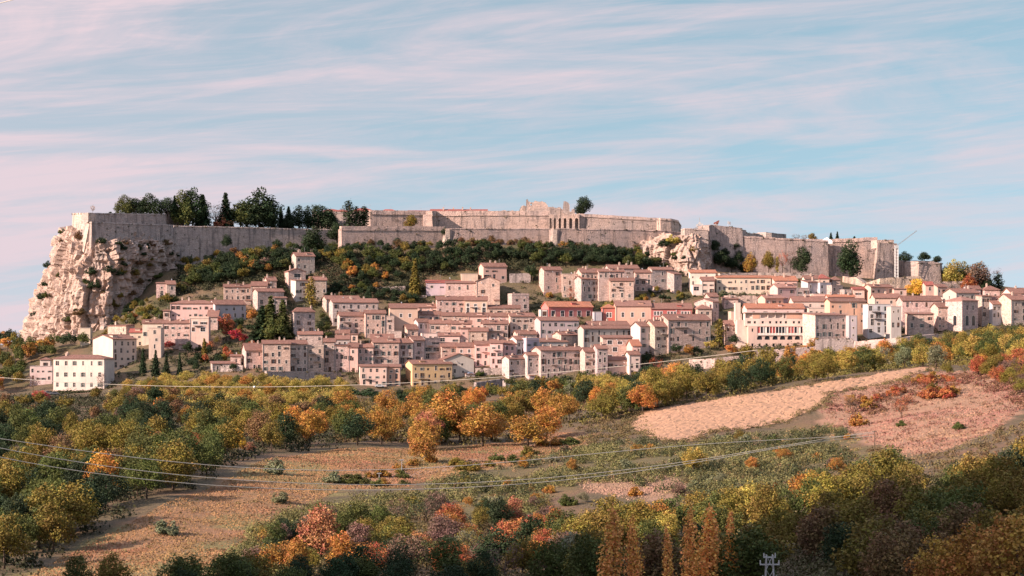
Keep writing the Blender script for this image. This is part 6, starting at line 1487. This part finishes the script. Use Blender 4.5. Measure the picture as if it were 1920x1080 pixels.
for px, py, Y, h, hue, lab in [(83,502,1098,5.5,'dark green','dark round bush jutting from the left edge of the cliff, topmost'), (70,560,1098,5,'dark green','dark bush on the left edge of the cliff at mid height'), (82,556,1086,5,'mid green','greener bush on the left side of the cliff at mid height'), (56,592,1098,4,'dark green','lowest dark bush on the left edge of the cliff'),
   (78,535,1090,4,'dark green','small bush on the left shoulder of the cliff'), (118,438,1086,4,'mid green','green bush under the bastion corner at the cliff top'), (108,455,1086,3,'dull brown','brown bush below the green one at the cliff top'), (152,448,1066,5.5,'dull brown','dry brown shrub patch at the foot of the bastion corner'), (163,534,1050,5,'mid green','green tree on the cliff ledge, left of two'), (178,540,1050,6,'dark green','dark tree on the cliff ledge, right of two'),
   (172,514,1053,5,'dark green','dark shrub hanging on the middle ledge of the cliff'), (205,510,1053,5,'dark green','second dark shrub along the middle ledge of the cliff'), (228,512,1056,4.5,'olive green','olive shrub along the middle ledge of the cliff'), (250,515,1064,5,'olive green','olive shrub on the right end of the cliff ledge'), (262,470,1072,5,'dark green','dark ivy bush on the shaded rock under the bastion'), (230,468,1062,4.5,'dark green','dark bush on the rock below the bastion middle'), (285,462,1080,4,'dull brown','brown scrub at the right foot of the bastion wall'), (310,458,1086,4,'dull brown','second brown scrub at the right foot of the bastion wall'), (235,458,1066,3.5,'dull brown','brown scrub at the middle foot of the bastion wall'),
   (190,455,1062,4,'dark green','dark scrub at the left foot of the bastion wall'), (175,450,1060,3.5,'rust-brown','rusty scrub in the corner of the bastion wall'), (150,590,1052,5,'dull brown','brown scrub on the rock face low down'), (215,575,1050,5,'olive green','olive scrub on the lower right of the cliff'),
   (1352,500,1098,9,'dark green','tall dark ivy growing in the corner beside the bare rock face'), (1372,508,1102,8,'dark green','dark ivy mass at the foot of the sunlit-topped wall'), (1385,490,1104,6,'dark green','ivy clump climbing the sunlit-topped wall'), (1380,468,1105,4,'dark green','topmost ivy clump on the sunlit-topped wall'), (1340,470,1099,6,'dark green','ivy in the shaded corner next to the rock'), (1360,478,1101,4,'dark green','small ivy clump in the middle of the sunlit-topped wall'), (1396,512,1104,6,'dark green','ivy at the foot of the long wall'),
   (1262,455,1100,6,'yellow-green','yellow-green bush on top of the bare rock face'), (1246,460,1102,5,'dark green','dark bush left of the yellow one above the rock face'), (1195,470,1104,4,'mid green','bush on the ledge left of the rock face'), (1215,478,1102,4,'dark green','dark bush on the ledge just left of the rock face'), (1290,445,1086,3,'dark green','tuft hanging over the bare rock face'), (1300,470,1082,3.5,'olive green','tuft halfway down the bare rock face'), (1318,448,1086,3,'olive green','tuft under the cap wall of the bare rock face'),
   (588,470,1126,13,'dark green','large dark creeper covering the long shaded wall'), (632,452,1130,10,'dark green','dark creeper beside the corner of the long shaded wall'), (425,460,1110,6,'dark green','creeper on the left part of the long shaded wall'), (520,468,1118,6,'dark green','creeper on the middle of the long shaded wall'), (835,440,1100,4,'dark green','creeper beside the bright narrow wall edge'), (745,466,1112,6,'dark green','ivy at the foot of the middle fortress wall')]:
    hm = h; Y = (on_rock(px, py-4) or Y) if (px < 345 and px > 112) or 1195 < px < 1330 else Y; tree('full' if Y > 1096 and px > 1300 or 400 < px < 900 else 'bush', hue, px+(9 if px < 112 else 0), py, hm, 1.3, lab, Y=Y, sink=.3)
# ------------------------------------------------------------------ ground cover nobody could count
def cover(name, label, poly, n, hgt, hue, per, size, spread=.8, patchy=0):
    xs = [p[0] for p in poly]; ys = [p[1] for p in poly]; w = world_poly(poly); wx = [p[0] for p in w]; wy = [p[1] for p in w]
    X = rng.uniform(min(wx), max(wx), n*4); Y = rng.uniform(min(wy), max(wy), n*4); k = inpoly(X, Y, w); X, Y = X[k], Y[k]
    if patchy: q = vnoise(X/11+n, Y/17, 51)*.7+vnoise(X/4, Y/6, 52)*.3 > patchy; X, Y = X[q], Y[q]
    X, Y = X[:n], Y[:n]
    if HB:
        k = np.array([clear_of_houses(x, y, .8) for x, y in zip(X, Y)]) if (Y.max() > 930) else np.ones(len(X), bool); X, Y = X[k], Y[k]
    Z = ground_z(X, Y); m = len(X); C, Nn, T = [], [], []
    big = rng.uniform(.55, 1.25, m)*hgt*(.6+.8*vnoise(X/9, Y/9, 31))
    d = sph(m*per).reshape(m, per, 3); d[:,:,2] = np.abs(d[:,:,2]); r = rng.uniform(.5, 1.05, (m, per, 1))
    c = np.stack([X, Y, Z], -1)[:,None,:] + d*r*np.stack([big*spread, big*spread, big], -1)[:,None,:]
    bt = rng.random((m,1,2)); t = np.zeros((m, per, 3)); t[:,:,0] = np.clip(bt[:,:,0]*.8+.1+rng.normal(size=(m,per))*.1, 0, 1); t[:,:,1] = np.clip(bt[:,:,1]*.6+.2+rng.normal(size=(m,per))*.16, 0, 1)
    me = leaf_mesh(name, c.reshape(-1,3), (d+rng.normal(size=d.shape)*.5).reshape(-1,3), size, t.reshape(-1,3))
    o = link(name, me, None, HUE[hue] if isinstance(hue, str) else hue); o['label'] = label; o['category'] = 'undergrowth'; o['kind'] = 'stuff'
BROOM = [(410,1075),(470,1010),(540,975),(620,940),(760,925),(900,892),(1010,862),(1090,842),(1180,828),(1240,836),(1300,838),(1400,812),(1500,795),(1560,800),(1640,835),(1690,868),(1560,905),(1420,940),(1300,945),(1180,905),(1080,910),(1000,965),(800,965)]
cover('broom', 'grey-green broom covering the slope below the ploughed field', BROOM, 2500, 1.6, (.15,.142,.056), 56, .15, .75, patchy=.46)
cover('broom', 'darker taller broom thickets on the slope below the ploughed field', BROOM, 900, 2.3, (.055,.062,.028), 60, .17, .8, patchy=.55)
cover('broom', 'straw-coloured tussocks between the broom', BROOM, 900, .8, (.26,.18,.085), 24, .12, 1.1, patchy=.45)
cover('broom', 'taller broom along the right edge of the lower meadow', [(400,1080),(470,1000),(560,955),(760,928),(770,960),(640,990),(560,1090)], 1100, 1.9, (.15,.14,.052), 56, .15, .8)
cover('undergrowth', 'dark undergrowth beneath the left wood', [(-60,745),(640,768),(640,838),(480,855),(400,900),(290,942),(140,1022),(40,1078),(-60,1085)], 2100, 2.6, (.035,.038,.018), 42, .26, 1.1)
cover('undergrowth', 'yellowish scrub beneath the golden belt', [(200,745),(300,722),(440,712),(660,722),(660,765),(200,762)], 1100, 2.2, (.25,.195,.052), 36, .28, 1.2)
cover('undergrowth', 'brownish scrub under the ochre grove', [(560,772),(660,745),(1100,745),(1080,800),(900,835),(640,830)], 1100, 2.0, (.11,.085,.032), 40, .24, 1.2)
cover('undergrowth', 'low scrub under the trees of the fortress slope', [(300,560),(340,505),(640,476),(1000,470),(1240,490),(1330,520),(1240,510),(1000,505),(860,530),(760,560),(640,570),(500,560),(400,545)], 2400, 2.1, (.036,.04,.019), 30, .34, 1.2)  # deep shadow between the trees is put into this dark colour
cover('undergrowth', 'scrub in the green belt above the ploughed field', [(1090,800),(1190,775),(1290,754),(1500,720),(1750,684),(1960,690),(1960,640),(1700,664),(1500,690),(1300,718),(1090,742)], 1500, 2.3, (.14,.12,.035), 34, .28, 1.2)
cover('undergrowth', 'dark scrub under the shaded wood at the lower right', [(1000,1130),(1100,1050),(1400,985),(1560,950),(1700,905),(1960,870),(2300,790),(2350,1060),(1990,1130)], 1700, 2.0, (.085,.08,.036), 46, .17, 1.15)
cover('undergrowth', 'mixed scrub in the autumn thicket at the bottom', [(400,1095),(520,1000),(640,965),(800,960),(1060,975),(1100,1020),(1100,1120),(400,1120)], 1000, 1.7, (.115,.088,.038), 46, .15, 1.15)
cover('undergrowth', 'rusty scrub at the right edge', [(1540,765),(1700,715),(1960,690),(1960,790),(1880,745),(1800,720),(1700,770),(1600,782)], 420, 1.3, (.17,.085,.055), 40, .2, 1.3)
cover('undergrowth', 'weeds and garden bushes among the houses', [(60,745),(300,712),(640,722),(960,724),(1280,690),(1600,660),(1920,630),(1920,575),(1600,550),(1300,532),(960,532),(640,545),(420,545),(280,575),(200,640),(150,690)], 3600, 1.7, (.05,.053,.023), 30, .3, 1.2)
cover('weeds', 'tufts of tall dry weeds in the lower meadow', MEADOW, 1100, .55, (.20,.14,.065), 14, .12, 1.2)
cover('weeds', 'scrubby margin round the ploughed field', [(1085,842),(1180,830),(1182,800),(1200,775),(1180,758),(1085,800)], 240, 1.0, (.13,.10,.045), 40, .16, 1.2)
cover('weeds', 'low scrub on the slope right of the dry grass', [(1640,838),(1700,862),(1760,852),(1860,812),(1960,770),(2200,720),(2250,800),(1960,860),(1720,905),(1600,890)], 700, 1.1, (.14,.105,.05), 40, .15, 1.2)
cover('weeds', 'reddish scrub scattered over the dry pink grass', DRYGRASS, 420, .8, (.19,.10,.065), 26, .14, 1.2)
def edge_cover(name, label, poly, n, hgt, col, per, size, wob):
    w = [Vector((x, y, 0)) for x, y in world_poly(poly)]; X, Y = [], []
    for i in range(n):
        k = int(rng.integers(0, len(w))); p = w[k].lerp(w[(k+1) % len(w)], rng.random()); X.append(p.x+rng.normal()*wob); Y.append(p.y+rng.normal()*wob)
    X, Y = np.array(X), np.array(Y); Z = ground_z(X, Y)+.1; d = sph(n*per).reshape(n, per, 3); d[:,:,2] = np.abs(d[:,:,2]); s = hgt*rng.uniform(.5, 1.3, (n,1,1))
    c = np.stack([X, Y, Z], -1)[:,None,:]+d*s*np.array([1.3,1.3,1]); t = np.zeros((n,per,3)); t[:,:,:2] = np.clip(.5+rng.normal(size=(n,1,2))*.2+rng.normal(size=(n,per,2))*.12, 0, 1)
    o = link(name, leaf_mesh(name, c.reshape(-1,3), (d+rng.normal(size=d.shape)*.5).reshape(-1,3), size, t.reshape(-1,3)), None, col); o['label'] = label; o['category'] = 'undergrowth'; o['kind'] = 'stuff'
def wall_weeds():
    C, Nn, T = [], [], []
    for Tp, Bp, bt in WALLSEGS:
        for i in range(len(Tp)-1):
            a, b = Tp[i], Tp[i+1]; L = (b-a).length; d = (b-a); d.z = 0; d.normalize(); nr = Vector((d.y, -d.x, 0))
            for k in range(int(L/4.2+rng.random())):
                f = float(rng.random()); t = a.lerp(b, f); lo = Bp[i].lerp(Bp[i+1], f); v = 1.0 if rng.random() < .4 else float(rng.random())**1.6
                hgt = t.z-lo.z; p = Vector((t.x, t.y, lo.z+hgt*v))+nr*(bt*hgt*(1-v)+.05); r = float(rng.uniform(.25, .8))*(1.3 if v < .25 else 1); n = 22
                q = sph(n); C.append(np.array(p)+q*r*np.array([1.2,.7,.9])); Nn.append(q+rng.normal(size=(n,3))*.5); tt = np.zeros((n,3)); tt[:,:2] = np.clip(rng.random(2)*.7+.15+rng.normal(size=(n,2))*.12, 0, 1); T.append(tt)
    o = link('wall_weeds', leaf_mesh('wall_weeds', np.concatenate(C), np.concatenate(Nn), .22, np.concatenate(T)), None, (.085,.075,.038)); o['label'] = 'weeds and capers rooted in the joints of the old walls'; o['category'] = 'weeds'; o['kind'] = 'stuff'
wall_weeds()
edge_cover('weeds', 'ragged weeds along the margin of the ploughed field', PLOUGH, 520, .75, (.14,.11,.05), 30, .14, 1.6)
def grass(name, label, poly, n, hgt, col):
    w = world_poly(poly); wx = [p[0] for p in w]; wy = [p[1] for p in w]
    X = rng.uniform(min(wx), max(wx), n*3); Y = rng.uniform(min(wy), max(wy), n*3); k = inpoly(X, Y, w); X, Y = X[k][:n], Y[k][:n]; m = len(X)
    k = vnoise(X/4, Y/6, 41) + rng.random(m)*.6 > .62; X, Y = X[k], Y[k]; m = len(X)
    Z = ground_z(X, Y); h = hgt*rng.uniform(.5, 1.3, m)
    C = np.stack([X, Y, Z+h*.5], -1); Nn = np.stack([rng.normal(size=m)*.6, -np.ones(m), np.full(m, .5)], -1)
    t = np.zeros((m,3)); t[:,0] = np.clip(.2+.6*vnoise(X/11, Y/15, 44)+rng.normal(size=m)*.1, 0, 1); t[:,1] = np.clip(.25+.4*vnoise(X/5, Y/7, 45)+rng.normal(size=m)*.08, 0, 1)
    o = link(name, leaf_mesh(name, C, Nn, h*.6, t), None, col); o['label'] = label; o['category'] = 'grass'; o['kind'] = 'stuff'
grass('grass', 'dry brown and green grass of the lower meadow', MEADOW, 60000, .22, (.235,.132,.064))
grass('grass', 'dry pinkish grass right of the ploughed field', DRYGRASS, 26000, .26, (.29,.165,.115))
grass('grass', 'dry pinkish grass in a gap of the broom slope', DRY2, 5000, .26, (.28,.18,.125))
grass('grass', 'reddish grass on the bank below the long cornice house', DRY3, 9000, .35, (.25,.13,.085))

# ------------------------------------------------------------------ labels for the trees of the woods: which one of its colour, counted from the left
ORD = ['first','second','third','fourth','fifth','sixth','seventh','eighth','ninth','tenth','eleventh','twelfth','thirteenth','fourteenth','fifteenth','sixteenth','seventeenth','eighteenth','nineteenth','twentieth']
def ordinal(i):
    if i < 20: return ORD[i]
    t, u = divmod(i+1, 10); w = {2:'twent', 3:'thirt', 4:'fort', 5:'fift', 6:'sixt'}[t]
    return w+'ieth' if u == 0 else w+'y-'+ORD[u-1]
# of a very common kind the 290 that show largest stand alone; the smallest far ones are one mass
M_LEAF2 = M_LEAF.copy(); M_LEAF2.name = 'leaves of many trees'
_a = M_LEAF2.node_tree.nodes.new('ShaderNodeAttribute'); _a.attribute_name = 'leafcol'
for l in list(M_LEAF2.node_tree.links):
    if l.from_node.type == 'OBJECT_INFO': M_LEAF2.node_tree.links.new(_a.outputs['Color'], l.to_socket)
byname = {}
for t in TREES: byname.setdefault(t[1], []).append(t)
VV, TT, CC = [], [], []
for nm, L in byname.items():
    if len(L) <= 290: continue
    L.sort(key=lambda t: (t[6] is None, -t[0].children[0].scale.z/t[0].location.y) if t[6] is None else (False, 0))
    for t in L[290:]:
        r = t[0]; c = [q for q in r.children if q.name.startswith('crown')][0]; me = c.data; n = len(me.vertices)
        v = np.empty(n*3, np.float32); me.vertices.foreach_get('co', v); v = v.reshape(-1,3)*np.array(c.scale)
        ca, sa = math.cos(r.rotation_euler.z), math.sin(r.rotation_euler.z)
        VV.append(np.stack([v[:,0]*ca-v[:,1]*sa, v[:,0]*sa+v[:,1]*ca, v[:,2]], -1)+np.array(r.location))
        tt = np.empty(n*4, np.float32); me.color_attributes['tint'].data.foreach_get('color', tt); TT.append(tt.reshape(-1,4)); CC.append(np.tile(np.array(c.color, np.float32), (n,1)))
        for q in list(r.children): bpy.data.objects.remove(q)
        bpy.data.objects.remove(r); TREES.remove(t)
if VV:
    V = np.concatenate(VV); n = len(V)//4; me = bpy.data.meshes.new('woodland'); me.vertices.add(4*n); me.vertices.foreach_set('co', V.astype(np.float32).ravel())
    me.loops.add(4*n); me.loops.foreach_set('vertex_index', np.arange(4*n, dtype=np.int32)); me.polygons.add(n)
    me.polygons.foreach_set('loop_start', np.arange(0, 4*n, 4, dtype=np.int32)); me.polygons.foreach_set('loop_total', np.full(n, 4, np.int32)); me.update(calc_edges=True)
    me.color_attributes.new('tint', 'FLOAT_COLOR', 'POINT').data.foreach_set('color', np.concatenate(TT).ravel()); me.color_attributes.new('leafcol', 'FLOAT_COLOR', 'POINT').data.foreach_set('color', np.concatenate(CC).ravel())
    me.materials.append(M_LEAF2); o = link('woodland', me); o['label'] = 'remaining small far trees of the hillside woods, read as one mass'; o['category'] = 'woodland'; o['kind'] = 'stuff'
grp = {}
for t in TREES:
    if t[6] is None: grp.setdefault((t[5], t[1], t[2]), []).append(t)
for (z, nm, hue), L in grp.items():
    kind = {'leafy_tree': 'tree', 'yellowing_tree': 'tree', 'autumn_tree': 'tree', 'bare_tree': 'bare tree', 'shrub': 'bush'}.get(nm, 'tree')
    L.sort(key=lambda t: t[3])
    if len(L) > 9:
        ys = sorted(t[4] for t in L); m = ys[len(ys)//2]; parts = [('upper', [t for t in L if t[4] < m]), ('lower', [t for t in L if t[4] >= m])]
    else: parts = [('', L)]
    for w, q in parts:
        for i, t in enumerate(q):
            pre = f'{w} ' if w else ''
            if len(L) == 1: lab = f'only {hue} {kind} of the {z}'
            else: lab = f'{hue} {kind}, {ordinal(i)} {pre}one from left, {z}'
            tag(t[0], lab, t[7], z)
